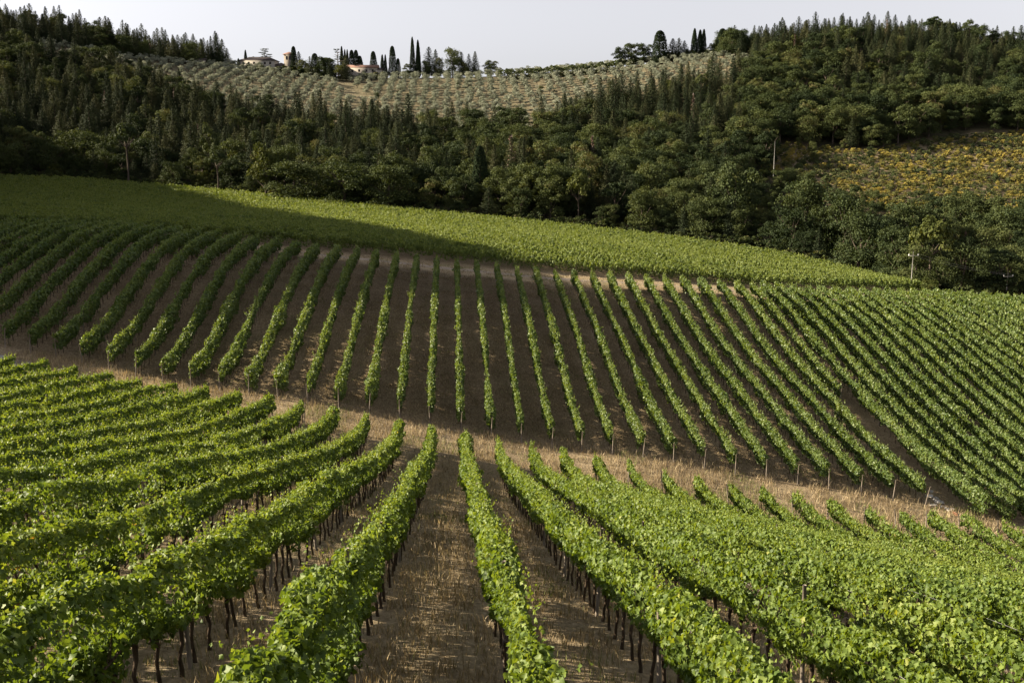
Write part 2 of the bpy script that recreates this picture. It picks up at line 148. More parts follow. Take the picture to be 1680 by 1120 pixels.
# ---------------------------------------------------------------- materials
def nodes(name):
    m=bpy.data.materials.new(name); m.use_nodes=True; t=m.node_tree; t.nodes.clear(); return m,t
def N(t,typ,**kw):
    n=t.nodes.new(typ)
    for k,v in kw.items():
        if k.startswith('i_'): n.inputs[k[2:].replace('_',' ')].default_value=v
        else: setattr(n,k,v)
    return n
def ramp(t,stops):
    r=t.nodes.new('ShaderNodeValToRGB'); e=r.color_ramp.elements
    while len(e)<len(stops): e.new(.5)
    for q,(p,c) in zip(e,stops): q.position=p; q.color=(*c,1)
    return r
def leaf_mat(name,stops,trans=.3,tc=(1.25,1.15,.5),rough=.5,spec=.35,orand=.25):
    m,t=nodes(name); L=t.links.new
    a=N(t,'ShaderNodeAttribute',attribute_name='tint'); oi=N(t,'ShaderNodeObjectInfo')
    ma=N(t,'ShaderNodeMath',operation='MULTIPLY_ADD'); ma.inputs[1].default_value=orand; L(oi.outputs['Random'],ma.inputs[0])
    mu=N(t,'ShaderNodeMath',operation='MULTIPLY'); mu.inputs[1].default_value=1-orand; L(a.outputs['Fac'],mu.inputs[0]); L(mu.outputs[0],ma.inputs[2])
    r=ramp(t,stops); L(ma.outputs[0],r.inputs[0])
    p=N(t,'ShaderNodeBsdfPrincipled'); p.inputs['Roughness'].default_value=rough; p.inputs['Specular IOR Level'].default_value=spec
    L(r.outputs[0],p.inputs['Base Color']); out=N(t,'ShaderNodeOutputMaterial')
    if trans>0:
        mx=N(t,'ShaderNodeVectorMath',operation='MULTIPLY'); mx.inputs[1].default_value=tc; L(r.outputs[0],mx.inputs[0])
        tr=N(t,'ShaderNodeBsdfTranslucent'); L(mx.outputs[0],tr.inputs[0])
        ms=N(t,'ShaderNodeMixShader'); ms.inputs[0].default_value=trans; L(p.outputs[0],ms.inputs[1]); L(tr.outputs[0],ms.inputs[2]); L(ms.outputs[0],out.inputs[0])
    else: L(p.outputs[0],out.inputs[0])
    return m
def plain(name,c1,c2,scale=8,rough=.85,bump=.3,detail=5,stretch=(1,1,1)):
    m,t=nodes(name); L=t.links.new
    tc=N(t,'ShaderNodeTexCoord'); mp=N(t,'ShaderNodeMapping'); mp.inputs['Scale'].default_value=stretch; L(tc.outputs['Object'],mp.inputs[0])
    n=N(t,'ShaderNodeTexNoise'); n.inputs['Scale'].default_value=scale; n.inputs['Detail'].default_value=detail; L(mp.outputs[0],n.inputs['Vector'])
    r=ramp(t,[(.3,c1),(.7,c2)]); L(n.outputs['Fac'],r.inputs[0])
    p=N(t,'ShaderNodeBsdfPrincipled'); p.inputs['Roughness'].default_value=rough; p.inputs['Specular IOR Level'].default_value=.2; L(r.outputs[0],p.inputs['Base Color'])
    b=N(t,'ShaderNodeBump'); b.inputs['Strength'].default_value=bump; b.inputs['Distance'].default_value=.05; L(n.outputs['Fac'],b.inputs['Height']); L(b.outputs[0],p.inputs['Normal'])
    o=N(t,'ShaderNodeOutputMaterial'); L(p.outputs[0],o.inputs[0]); return m
VINE=[(0,(.032,.058,.014)),(.35,(.072,.112,.022)),(.7,(.128,.175,.034)),(.9,(.19,.225,.052)),(.97,(.25,.265,.07)),(.985,(.32,.28,.08)),(1,(.20,.07,.03))]
M_near=leaf_mat('vine_leaf',VINE,.36,(1.5,1.4,.35),.55,.25,.06)
M_mid=leaf_mat('vine_leaf_slope',[(0,(.032,.058,.018)),(.4,(.074,.115,.030)),(.8,(.135,.175,.048)),(1,(.22,.24,.085))],.34,(1.5,1.4,.4),.5,.35,.10)
M_far=leaf_mat('vine_leaf_far',[(0,(.032,.056,.015)),(.5,(.10,.140,.030)),(1,(.21,.24,.065))],.32,(1.5,1.4,.35),.55,.3,.05)
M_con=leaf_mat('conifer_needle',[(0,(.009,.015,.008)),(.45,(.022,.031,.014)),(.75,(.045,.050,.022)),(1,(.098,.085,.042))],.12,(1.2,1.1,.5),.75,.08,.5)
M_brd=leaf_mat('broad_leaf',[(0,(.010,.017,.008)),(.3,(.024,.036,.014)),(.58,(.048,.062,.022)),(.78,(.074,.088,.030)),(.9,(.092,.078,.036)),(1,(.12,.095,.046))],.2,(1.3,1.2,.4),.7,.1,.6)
M_yel=leaf_mat('yellow_green_leaf',[(0,(.025,.036,.009)),(.5,(.058,.070,.018)),(1,(.12,.12,.035))],.2,(1.3,1.2,.4),.7,.1)
M_oli=leaf_mat('olive_leaf',[(0,(.09,.105,.075)),(.5,(.20,.215,.155)),(1,(.36,.36,.275))],.15,(1.1,1.1,.8),.6,.2,.35)
M_cyp=leaf_mat('cypress_leaf',[(0,(.008,.014,.008)),(.6,(.020,.030,.014)),(1,(.045,.055,.022))],.05,(1.2,1.1,.5),.85,.03,.2)
M_bro=leaf_mat('broom_flower',[(0,(.05,.065,.022)),(.45,(.14,.13,.035)),(1,(.34,.265,.06))],.15,(1.2,1.1,.4),.7,.1,.7)
M_brg=leaf_mat('broom_green',[(0,(.03,.042,.016)),(.5,(.062,.078,.03)),(1,(.17,.155,.055))],.15,(1.2,1.1,.4),.7,.1,.7)
M_dead=leaf_mat('dead_needle',[(0,(.06,.035,.025)),(1,(.16,.10,.07))],0)
M_gra=leaf_mat('dry_grass_blade',[(0,(.15,.115,.065)),(.45,(.31,.24,.145)),(.8,(.50,.41,.27)),(.9,(.17,.18,.06)),(1,(.10,.13,.035))],.25,(1.1,1,.7),.7,.2,0)
M_bark=plain('vine_bark',(.030,.020,.013),(.085,.060,.040),25,.95,.8,stretch=(1,1,.25))
M_tbark=plain('tree_bark',(.035,.027,.02),(.09,.07,.055),6,.95,.6)
M_post=plain('weathered_post',(.09,.075,.06),(.24,.20,.165),14,.85,.4,stretch=(1,1,.15))
M_wire=plain('steel_wire',(.16,.16,.16),(.25,.25,.25),10,.4,0)
M_conc=plain('pole_concrete',(.20,.19,.175),(.32,.31,.29),5,.8,.1)

def ground_mat():
    m,t=nodes('ground_cover'); L=t.links.new
    g=N(t,'ShaderNodeNewGeometry'); cov=N(t,'ShaderNodeAttribute',attribute_name='cover')
    def noise(s,d=6,st=(1,1,1)):
        mp=N(t,'ShaderNodeMapping'); mp.inputs['Scale'].default_value=st; L(g.outputs['Position'],mp.inputs[0])
        n=N(t,'ShaderNodeTexNoise'); n.inputs['Scale'].default_value=s; n.inputs['Detail'].default_value=d; n.inputs['Roughness'].default_value=.65; L(mp.outputs[0],n.inputs['Vector']); return n
    n1=noise(.5); n2=noise(5,8,(1.6,.6,1)); n3=noise(30,5); n4=noise(.07,3)
    soil=ramp(t,[(.3,(.075,.054,.032)),(.5,(.18,.132,.078)),(.7,(.34,.26,.165))]); L(n2.outputs['Fac'],soil.inputs[0])
    dry=ramp(t,[(.25,(.15,.115,.068)),(.5,(.31,.245,.155)),(.75,(.47,.39,.26))]); L(n2.outputs['Fac'],dry.inputs[0])
    green=ramp(t,[(.3,(.035,.045,.015)),(.7,(.09,.095,.035))]); L(n2.outputs['Fac'],green.inputs[0])
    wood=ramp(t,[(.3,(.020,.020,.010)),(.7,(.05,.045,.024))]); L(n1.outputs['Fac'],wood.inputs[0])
    tan=ramp(t,[(.3,(.075,.07,.04)),(.7,(.20,.165,.105))]); L(n1.outputs['Fac'],tan.inputs[0])
    sep=N(t,'ShaderNodeSeparateColor'); L(cov.outputs['Color'],sep.inputs[0])
    def mix(fac,a,b):
        x=N(t,'ShaderNodeMix',data_type='RGBA'); L(fac,x.inputs[0]); L(a,x.inputs[6]); L(b,x.inputs[7]); return x.outputs[2]
    def mth(op,a,b):
        x=N(t,'ShaderNodeMath',operation=op); x.use_clamp=True
        for k,v in enumerate((a,b)):
            if isinstance(v,(int,float)): x.inputs[k].default_value=v
            else: L(v,x.inputs[k])
        return x.outputs[0]
    # r: dryness (straw) , g: woodland floor, b: terrace tan
    f=mth('ADD',sep.outputs[0],0); nn=mth('SUBTRACT',n1.outputs['Fac'],.5)
    x=N(t,'ShaderNodeMath',operation='MULTIPLY_ADD'); x.use_clamp=True; L(n1.outputs['Fac'],x.inputs[0]); x.inputs[1].default_value=2.6; x.inputs[2].default_value=-1.3
    a=N(t,'ShaderNodeMath',operation='ADD'); a.use_clamp=True; L(sep.outputs[0],a.inputs[0]); 
    y=N(t,'ShaderNodeMath',operation='MULTIPLY_ADD'); L(n1.outputs['Fac'],y.inputs[0]); y.inputs[1].default_value=1.6; y.inputs[2].default_value=-.8; L(y.outputs[0],a.inputs[1])
    base=mix(a.outputs[0],soil.outputs[0],dry.outputs[0])
    sx=N(t,'ShaderNodeSeparateXYZ'); L(g.outputs['Position'],sx.inputs[0])
    ru=N(t,'ShaderNodeMath',operation='MULTIPLY_ADD'); L(n1.outputs['Fac'],ru.inputs[0]); ru.inputs[1].default_value=.5; L(sx.outputs[0],ru.inputs[2])
    wv=N(t,'ShaderNodeMath',operation='MULTIPLY'); L(ru.outputs[0],wv.inputs[0]); wv.inputs[1].default_value=2*math.pi/1.25
    cs=N(t,'ShaderNodeMath',operation='COSINE'); L(wv.outputs[0],cs.inputs[0])
    rt=N(t,'ShaderNodeMapRange'); L(cs.outputs[0],rt.inputs[0]); rt.inputs[1].default_value=.35; rt.inputs[2].default_value=.95; rt.inputs[3].default_value=0; rt.inputs[4].default_value=.5
    rut=ramp(t,[(.3,(.17,.125,.078)),(.7,(.34,.26,.17))]); L(n3.outputs['Fac'],rut.inputs[0])
    base=mix(mth('MULTIPLY',rt.outputs[0],n1.outputs['Fac']),base,rut.outputs[0])
    gm=N(t,'ShaderNodeMath',operation='MULTIPLY_ADD'); gm.use_clamp=True; L(n4.outputs['Fac'],gm.inputs[0]); gm.inputs[1].default_value=3.; gm.inputs[2].default_value=-1.55
    gg=mth('MULTIPLY',gm.outputs[0],.45); base=mix(gg,base,green.outputs[0])
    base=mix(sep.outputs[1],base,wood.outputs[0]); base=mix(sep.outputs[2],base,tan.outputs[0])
    p=N(t,'ShaderNodeBsdfPrincipled'); p.inputs['Roughness'].default_value=.95; p.inputs['Specular IOR Level'].default_value=.1; L(base,p.inputs['Base Color'])
    ad=N(t,'ShaderNodeMath',operation='ADD'); L(n2.outputs['Fac'],ad.inputs[0]); L(n3.outputs['Fac'],ad.inputs[1])
    b=N(t,'ShaderNodeBump'); b.inputs['Strength'].default_value=.9; b.inputs['Distance'].default_value=.12; L(ad.outputs[0],b.inputs['Height']); L(b.outputs[0],p.inputs['Normal'])
    o=N(t,'ShaderNodeOutputMaterial'); L(p.outputs[0],o.inputs[0]); return m
M_ground=ground_mat()

# ---------------------------------------------------------------- layout of the blocks
I=lambda x,pts:np.interp(x,[p[0] for p in pts],[p[1] for p in pts])
near_end=lambda x:I(x,[(-45,80),(-30,78.5),(-10,75.8),(0,74),(10,73.2),(30,70.6),(46,68.6)])
mid_y0=lambda x:I(x,[(-70,99),(-60,96),(-42,90),(-32,86.5),(-22,83),(-12,80.7),(0,80),(10,79.5),(20,78.2),(30,76.7),(38,75.2)])
mid_y1=lambda x:I(x,[(-70,137),(-42,132),(-29,128.5),(0,126),(13,127),(20,130),(40,132)])
rb_y1=lambda x:I(x,[(42,134),(60,140),(80,148),(100,152)])
EDGE=[(-300,300),(0,300),(120,290),(330,272),(600,252),(900,235),(1100,222),(1300,205),(1420,190),(1500,172),(1560,164),(1700,160),(2300,158)]
_ex=[at(u,Y) for u,Y in EDGE]; far_y1=lambda x:np.interp(x,[p[0] for p in _ex],[p[1] for p in _ex])
_fx=[(-300,160),(-70,141.5),(-45,137),(-25,133.0),(-10,132.4),(5,132.8),(20,135.4),(34,137.4),(44,138.8),(60,145),(85,163)]
far_y0=lambda x:I(x,_fx)
def inpoly(u,v,poly):
    u=np.asarray(u); v=np.asarray(v); c=np.zeros(u.shape,bool); n=len(poly)
    for i in range(n):
        x1,y1=poly[i]; x2,y2=poly[(i+1)%n]
        if y1==y2: continue
        c^=((y1>v)!=(y2>v))&(u<(x2-x1)*(v-y1)/(y2-y1)+x1)
    return c
OLIVE=[(60,70),(180,93),(330,110),(400,110),(480,126),(560,136),(640,121),(820,118),(1000,112),(1012,104),(1160,93),(1230,100),(1240,132),(1150,140),(1090,152),(1000,172),(930,200),(860,226),(700,226),(640,216),(500,208),(400,188),(290,165),(230,130),(60,100)]
BARE=[(545,134),(572,136),(615,168),(585,176)]
BROOM=[(1262,245),(1300,238),(1420,250),(1560,225),(1720,215),(1760,380),(1600,385),(1480,350),(1400,338),(1320,318),(1262,292)]
# ground sheet
ax=np.unique(np.concatenate([np.arange(-80,100.1,1.25),np.arange(-420,480,9.),[-2600,-1800,-1200,-800,-600,-500,560,700,900,1300,1900,2600]]))
ay=np.unique(np.concatenate([np.arange(-6,160.1,1.25),np.arange(160,640,9.),[-900,-400,-150,-60,-30,-12,700,800,1000,1300,1800,3100]]))
X,Y=np.meshgrid(ax,ay); Z=H(X,Y)
nx,ny=len(ax),len(ay); idx=np.arange(nx*ny).reshape(ny,nx)
F=np.stack([idx[:-1,:-1],idx[:-1,1:],idx[1:,1:],idx[1:,:-1]],-1).reshape(-1,4)
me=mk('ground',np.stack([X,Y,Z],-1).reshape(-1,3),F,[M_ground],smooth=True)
U,Vv,_d=proj(X,Y,Z)
dry=.30+.5*sm(Y,0,60)*(Y<70)*0; dry=np.where(Y<near_end(X)+.5,.72,.22)
hd=(Y>near_end(X)-.5)&(Y<mid_y0(X)-.8); dry=np.where(hd,.62,dry)
dry=np.where((Y>mid_y1(X)-.5)&(Y<far_y0(X)),.8,dry)
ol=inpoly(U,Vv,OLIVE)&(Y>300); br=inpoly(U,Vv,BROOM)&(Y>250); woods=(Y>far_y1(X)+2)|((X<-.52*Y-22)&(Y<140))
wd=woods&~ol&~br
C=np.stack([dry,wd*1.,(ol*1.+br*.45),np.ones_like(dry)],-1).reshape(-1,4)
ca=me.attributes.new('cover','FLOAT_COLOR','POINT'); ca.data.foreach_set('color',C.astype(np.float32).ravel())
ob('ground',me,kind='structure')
def strip(name,mat,pts,lift=.03,step=.8):
    """ribbon over the ground between two edge functions: pts = [(x, y_low, y_high)]"""
    xs=np.arange(pts[0][0],pts[-1][0]+.01,step); lo=np.interp(xs,[p[0] for p in pts],[p[1] for p in pts]); hi=np.interp(xs,[p[0] for p in pts],[p[2] for p in pts])
    lo=lo+.5*(vnoise(xs,xs*0,2.2)-.5); hi=hi+.5*(vnoise(xs,xs*0,2.7,3)-.5); k=7
    V=[];
    for j in range(k):
        yy=lo+(hi-lo)*j/(k-1); V.append(np.stack([xs,yy,H(xs,yy)+(lift if 0<j<k-1 else -.03)],-1))
    V=np.concatenate(V); n=len(xs); F=[(j*n+i,j*n+i+1,(j+1)*n+i+1,(j+1)*n+i) for j in range(k-1) for i in range(n-1)]
    return ob(name,mk(name,V,np.array(F),[mat],smooth=True),kind='structure')
M_track=plain('pale_track_soil',(.17,.135,.10),(.30,.245,.19),1.6,.95,.5)
M_grav=plain('grey_gravel',(.15,.15,.15),(.30,.29,.28),9,.95,.6)
strip('dirt_track',M_track,[(-26,129.8,131.2),(0,128.4,130.2),(13,129.6,131.2),(22,132.2,133.8),(41,134.2,135.8),(44,135.6,136.6)])
strip('gravel_road',M_grav,[(-75,88.5,93),(-60,86,91.5),(-45,83.5,88.5),(-38,82.6,86.6),(-34,82.4,84.4)])
# ---------------------------------------------------------------- words for labels
_ones='zeroth first second third fourth fifth sixth seventh eighth ninth tenth eleventh twelfth thirteenth fourteenth fifteenth sixteenth seventeenth eighteenth nineteenth'.split()
_tens={2:'twent',3:'thirt',4:'fort',5:'fift',6:'sixt',7:'sevent',8:'eight',9:'ninet'}
def nth(n):
    if n>=100: return ('hundred-and-'+nth(n-100)) if n>100 else 'hundredth'
    if n<20: return _ones[n]
    a,b=divmod(n,10); return _tens[a]+('ieth' if b==0 else 'y-'+_ones[b])

# ---------------------------------------------------------------- vine rows
def canopy(x,y,dens,size,hw,z0,z1,seed,lod=0,ragged=.12,shoots=1.0,topbias=0.,mat=M_near,thin=0.,nrm=.6,clump=0.):
    """leaf shell along a polyline x,y (arrays). dens = leaves per metre at each sample"""
    r=np.random.default_rng(seed)
    seg=np.hypot(np.diff(x),np.diff(y)); cum=np.concatenate([[0],np.cumsum(seg)]); L=cum[-1]
    if L<.3: return None
    dm=(dens[1:]+dens[:-1])/2*seg; cd_=np.concatenate([[0],np.cumsum(dm)]); n=int(cd_[-1])
    s=np.interp(r.random(n)*cd_[-1],cd_,cum)
    px=np.interp(s,cum,x); py=np.interp(s,cum,y); dx=np.interp(s,cum,np.gradient(x,cum)); dy=np.interp(s,cum,np.gradient(y,cum))
    sz=np.interp(s,cum,size); zc=(z0+z1)/2; hh=(z1-z0)/2
    ph=r.random(n)*2*np.pi
    if topbias>0:
        k=r.random(n)<topbias; ph=np.where(k,r.uniform(.0,np.pi,n),ph)
    cs,sn=np.cos(ph),np.sin(ph); e=.62
    ux=np.sign(cs)*np.abs(cs)**e; uz=np.sign(sn)*np.abs(sn)**e
    o=seed%50
    lump=1+.8*(vnoise(s,ph*1.2,.75,o)-.5)+.5*(vnoise(s,ph*0,2.2,o+3)-.5)
    cl=1.; vig=.70+.55*vnoise(s,s*0,4.5,o+9)                                 # vigour of each stretch
    if clump>0:
        cl=np.abs(np.sin(np.pi*(s/.95)+2.*vnoise(s,s*0,6.,o+41)))**.7; vig=vig*(1-clump+clump*1.25*cl)*(.7+.6*vnoise(s,s*0,1.3,o+43))
    weak=np.clip((.36-vnoise(s,s*0,1.9,o+51))*5,0,1)*(thin>.03); vig=vig*(1-.55*weak)
    gap=(vnoise(s,s*0,1.35,o+21)<thin); 
    rad=(1-ragged*1.6*r.random(n)**1.5)*lump*vig
    rad=np.where(r.random(n)<.18,rad*r.uniform(.3,.9,n),rad)
    ends=np.minimum(1,np.sqrt(np.clip(np.minimum(s,L-s)/.45,0,1))*.5+.5); rad=rad*ends
    if clump>.5: hz0=(cl-1)*clump*.55
    else: hz0=0.
    wob=.10*(vnoise(s,s*0,3.1,o+5)-.5)
    gr=1+.34*sm(np.hypot(px,py),22,62)*(nrm<.82)
    off=ux*hw*gr*rad+wob; hz=zc+uz*hh*np.where(sn>0,.74+.26*rad+.62*(vnoise(s,s*0,1.0,o+13)-.5)+.38*(vnoise(s,s*0,3.7,o+14)-.5),rad*.8+.2+.5*(vnoise(s,s*0,.9,o+17)-.5))
    hz=hz+hz0; nxv,nyv=-dy,dx
    X=px+nxv*off; Y=py+nyv*off
    Nn=np.stack([nxv*ux*hh,nyv*ux*hh,uz*hw*1.0+.10],1); Nn=unit(Nn)*[1,1,.75]+r.normal(0,nrm,(n,3))
    keep=~gap|(r.random(n)<.25)
    # shoots standing up from the top or hanging out of the sides
    m=int(L*shoots); S=[]
    if m>0:
        ss=r.random(m)*L; d=np.interp(ss,cum,np.interp(cum,cum,dens)); sizes=np.interp(ss,cum,size)
        kk=6
        sx=np.interp(ss,cum,x)+r.normal(0,hw*.45,m); sy=np.interp(ss,cum,y)
        lean=r.normal(0,.28,(m,2)); ln=r.uniform(.15,.55,m)
        t=(np.arange(kk)+.5)/kk
        A=np.stack([sx[:,None]+lean[:,:1]*ln[:,None]*t, sy[:,None]+lean[:,1:]*ln[:,None]*t, (z1-.06)+ln[:,None]*t*(1-.35*t*np.abs(lean[:,:1]))],-1).reshape(-1,3)
        A[:,:2]+=r.normal(0,.04,(len(A),2)); SN=r.normal(0,1,(len(A),3))+[0,0,.4]; SS=np.repeat(sizes,kk)*np.tile(np.linspace(.9,.45,kk),m)
        S=(A,SN,SS)
    C=np.stack([X,Y,hz],1)[keep]; Nn=Nn[keep]; SZ=(sz*r.uniform(.55,1.4,n))[keep]
    patch=vnoise(s,ph,2.5,o+31)[keep]
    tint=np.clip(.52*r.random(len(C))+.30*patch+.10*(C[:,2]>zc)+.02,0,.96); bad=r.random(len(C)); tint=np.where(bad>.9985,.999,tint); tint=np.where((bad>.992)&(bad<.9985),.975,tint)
    if len(S):
        C=np.vstack([C,S[0]]); Nn=np.vstack([Nn,S[1]]); SZ=np.concatenate([SZ,S[2]]); tint=np.concatenate([tint,np.clip(.55+.35*r.random(len(S[0])),0,.96)])
    C[:,2]+=H(C[:,0],C[:,1])
    return C,Nn,SZ,tint
def row_mesh(name,x,y,origin,seed,mat,**kw):
    D=np.hypot(x,y); sz=kw.pop('size'); cov=kw.pop('cov'); near_lod=kw.pop('near_lod',False)
    size=sz(D); hw,z0,z1=kw['hw'],kw['z0'],kw['z1']; area=2*(z1-z0)+3*hw
    dens=cov*area/(.5*size**2)
    g=canopy(x,y,dens,size,seed=seed,**kw)
    if g is None: return None
    C,Nn,SZ,t=g; D=np.hypot(C[:,0],C[:,1]); rr=np.random.default_rng(seed+5)
    parts=[]
    if near_lod:
        k=D<22
        if k.any(): parts.append(leaves(C[k],Nn[k],SZ[k]*1.0,t[k],lod=1,r=rr))
        k=~k
        if k.any(): parts.append(leaves(C[k],Nn[k],SZ[k],t[k],r=rr))
    else: parts.append(leaves(C,Nn,SZ,t,r=rr))
    V=[];F=[];T=[];n=0
    for v,f,tt in parts: V.append(v);F.append(f+n);T.append(tt);n+=len(v)
    return mk(name,np.concatenate(V)-np.array(origin),np.concatenate(F),[mat],tint=np.concatenate(T))
# trunk, post variants
def trunk_mesh(seed,h=.95,r0=.035):
    r=random.Random(seed); b=MB(); n=6; P=[]; dx,dy=r.uniform(-.08,.08),r.uniform(-.22,.22)
    for i in range(n): t=i/(n-1); P.append((dx*t+r.uniform(-.02,.02),dy*t*t+r.uniform(-.025,.025),h*t-.08))
    b.tube(P,[r0*1.35,r0*1.0,r0*.9,r0*.85,r0*1.0,r0*1.15],6)
    for s in (-1,1):
        e=P[-1]; b.tube([e,(e[0],e[1]+s*.16,e[2]+.10),(e[0]+r.uniform(-.03,.03),e[1]+s*.45,e[2]+.12+r.uniform(-.03,.05))],[r0*.9,r0*.6,r0*.4],5)
    for q in range(3):
        e=P[-1]; y=r.uniform(-.4,.4); b.tube([(e[0],e[1]+y,e[2]+.1),(e[0]+r.uniform(-.1,.1),e[1]+y+r.uniform(-.08,.08),e[2]+.5)],[.012,.006],4)
    return b.mesh('trunk',M_bark,smooth=True)
TR=[trunk_mesh(i) for i in range(6)]
def post_mesh(h,r_=.035,seed=0):
    r=random.Random(seed); b=MB(); b.tube([(0,0,-.3),(r.uniform(-.01,.01),.01,h*.5),(r.uniform(-.02,.02),r.uniform(-.03,.03),h)],[r_*1.1,r_,r_*.92],7)
    return b.mesh('post',M_post,smooth=True)
PO=[post_mesh(1.80+.12*i,.038,i) for i in range(4)]; POE=[post_mesh(1.75,.045,i+9) for i in range(3)]; POT=[post_mesh(2.05,.03,i+20) for i in range(2)]
def add_parts(root,org,x,ys,step,r,post_step,post_set,end_post=None,trunks=True,tilt=.06):
    n=0
    if trunks:
        y=ys[0]+.25
        while y<ys[1]-.1 and n<98:
            xx=x+r.uniform(-.05,.05); ob('trunk',r.choice(TR),root,(xx-org[0],y-org[1],float(H(xx,y))-org[2])).rotation_euler=(0,0,r.choice([0,math.pi])+r.uniform(-.25,.25))
            y+=step*r.uniform(.9,1.1); n+=1
    y=ys[0]+post_step*r.uniform(.6,1)
    while y<ys[1]-1 and post_step>0:
        xx=x+r.uniform(-.03,.03); o=ob('post',r.choice(post_set),root,(xx-org[0],y-org[1],float(H(xx,y))-org[2])); o.rotation_euler=(r.uniform(-tilt,tilt),r.uniform(-tilt,tilt),r.uniform(0,6)); y+=post_step
    if end_post:
        for yy,s in end_post:
            o=ob('post',r.choice(POE),root,(x-org[0],yy-org[1],float(H(x,yy))-org[2])); o.rotation_euler=(s*r.uniform(.02,.16),r.uniform(-.08,.08),r.uniform(0,.3)); o['label']='bare end post below the last vine'
def wire(root,org,x,ys,h):
    yy=np.arange(ys[0],ys[1],1.5); P=np.stack([yy*0+x,yy,H(yy*0+x,yy)+h],1)-np.array(org)
    b=MB(); b.tube(P,.004,3); ob('wire',b.mesh('wire',M_wire),root)

# nearest block
for n in range(-16,22):
    x=-1.7+2.5*n; r=random.Random(100+n)
    y1=float(near_end(x))-.3+r.uniform(-.5,.5); y0=max(2.,abs(x)/1.05-3)
    if y1-y0<1.5: continue
    ys=np.arange(y0,y1,.5); xs_=np.full(len(ys),x); org=(x,y0,float(H(x,y0)))
    if n<=0: lab='%s row left of the central grass aisle in the nearest vineyard'%nth(1-n)
    else: lab='%s row right of the central grass aisle in the nearest vineyard'%nth(n)
    lab=lab.replace('row','vine row',1)
    root=ob('vine_row',None,loc=org,label=lab,category='vine row',group='vine rows of the nearest vineyard')
    me=row_mesh('foliage',xs_,ys,org,900+n,M_near,size=lambda D:np.clip(.070+.0014*D,.08,.19),cov=1.6,near_lod=True,hw=.27,z0=.92,z1=1.98,ragged=.38,shoots=5.5,thin=.2,nrm=.8,clump=.28)
    ob('foliage',me,root)
    add_parts(root,org,x,(y0,y1),.95,r,6.8,PO,end_post=[(y1+.1,-1)])
    if y0<30:
        wire(root,org,x,(y0,min(y1,45)),1.62); wire(root,org,x,(y0,min(y1,45)),1.0)
# slope across the headland
for m_ in range(-25,17):
    x=.5+2.5*m_ ; r=random.Random(300+m_)
    if m_==16: x=40.1
    y0=float(mid_y0(x)); y1=float(mid_y1(x))+r.uniform(-.4,.4)
    if m_==16: y0=99.
    lim=(-x/.56 if x<0 else x/.78)-3
    cut=lim>y0; y0=max(y0,lim)
    if y1-y0<2: continue
    ys=np.arange(y0,y1,.6); xs_=x+.0*ys; org=(x,y0,float(H(x,y0)))
    if m_==0: lab='vine row climbing straight up the middle of the shaded brown slope'
    elif m_==16: lab='short vine row that stops halfway down beside the open dirt gap'
    else: lab='%s vine row %s of the one climbing straight up the middle slope'%(nth(abs(m_)),'left' if m_<0 else 'right')
    root=ob('vine_row',None,loc=org,label=lab,category='vine row',group='vine rows on the slope across the headland')
    left=x<-20
    hw=I(x,[(-40,.42),(-15,.34),(0,.27),(20,.30),(40,.36)]); 
    me=row_mesh('foliage',xs_,ys,org,1400+m_,M_mid,size=lambda D:np.clip(.0019*D,.16,.26),cov=1.7,hw=float(hw),z0=.62,z1=1.92,ragged=.36,shoots=4.2,thin=.10 if m_%4 else .2,nrm=.85,clump=.32)
    ob('foliage',me,root)
    add_parts(root,org,x,(y0,y1),1.0 if x<-12 else 1.15,r,9.,POT,end_post=[] if cut else [(y0-.35,1)],trunks=True)
# dense block at the right, beyond the dirt gap
k=0
for k in range(0,27):
    x=42.4+2.3*k; r=random.Random(500+k); y0=73.5; y1=float(rb_y1(x)); lim=x/.78-3; cut=lim>y0; y0=max(y0,lim)
    if y1-y0<2: continue
    ys=np.arange(y0,y1,.6); org=(x,y0,float(H(x,y0)))
    lab='%s row right of the dirt gap, in the dense right-hand block'%nth(k+1)
    root=ob('vine_row',None,loc=org,label=lab,category='vine row',group='vine rows of the dense right-hand block')
    me=row_mesh('foliage',x+0*ys,ys,org,1700+k,M_mid,size=lambda D:np.clip(.0019*D,.16,.27),cov=1.7,hw=.35,z0=.5,z1=2.0,ragged=.34,shoots=3.5,thin=.04,nrm=.85,clump=.38)
    ob('foliage',me,root)
    add_parts(root,org,x,(y0,y1),1.2,r,12.,POT,end_post=[],trunks=k<3)
# upper vineyard behind, rows run diagonally away to the left
az=R(-42); dxr,dyr=math.sin(az),math.cos(az); rows=[]
for q in np.arange(-20,250,1.8):
    t=np.arange(-300,480,1.5); X_=q*dyr+t*dxr; Y_=q*(-dxr)+t*dyr
    ok=(Y_>far_y0(X_)+1.2)&(Y_<far_y1(X_)-1.5)&(X_>-.55*Y_-9)&(X_<.74*Y_+5)
    # the block ends at the lower right where it meets the forest
    if ok.sum()<3: continue
    i=np.where(ok)[0]; br_=np.where(np.diff(i)>1)[0]
    for seg in np.split(i,br_+1):
        if len(seg)>=3: rows.append((X_[seg],Y_[seg]))
rows.sort(key=lambda a:a[0].max()*.743+a[1][a[0].argmax()]*.669)
for i,(X_,Y_) in enumerate(rows):
    org=(float(X_[0]),float(Y_[0]),float(H(X_[0],Y_[0])))
    me=row_mesh('foliage',X_,Y_,org,2000+i,M_far,size=lambda D:np.clip(.0013*D,.18,.34),cov=1.0,hw=.46,z0=.4,z1=1.8,ragged=.3,shoots=2.5,topbias=.75,thin=.18,nrm=.95,clump=.75)
    if me is None: continue
    ob('vine_row',me,loc=org,label='%s diagonal row of the upper vineyard, counting from its left end'%nth(i+1),category='vine row',group='diagonal vine rows of the upper vineyard')

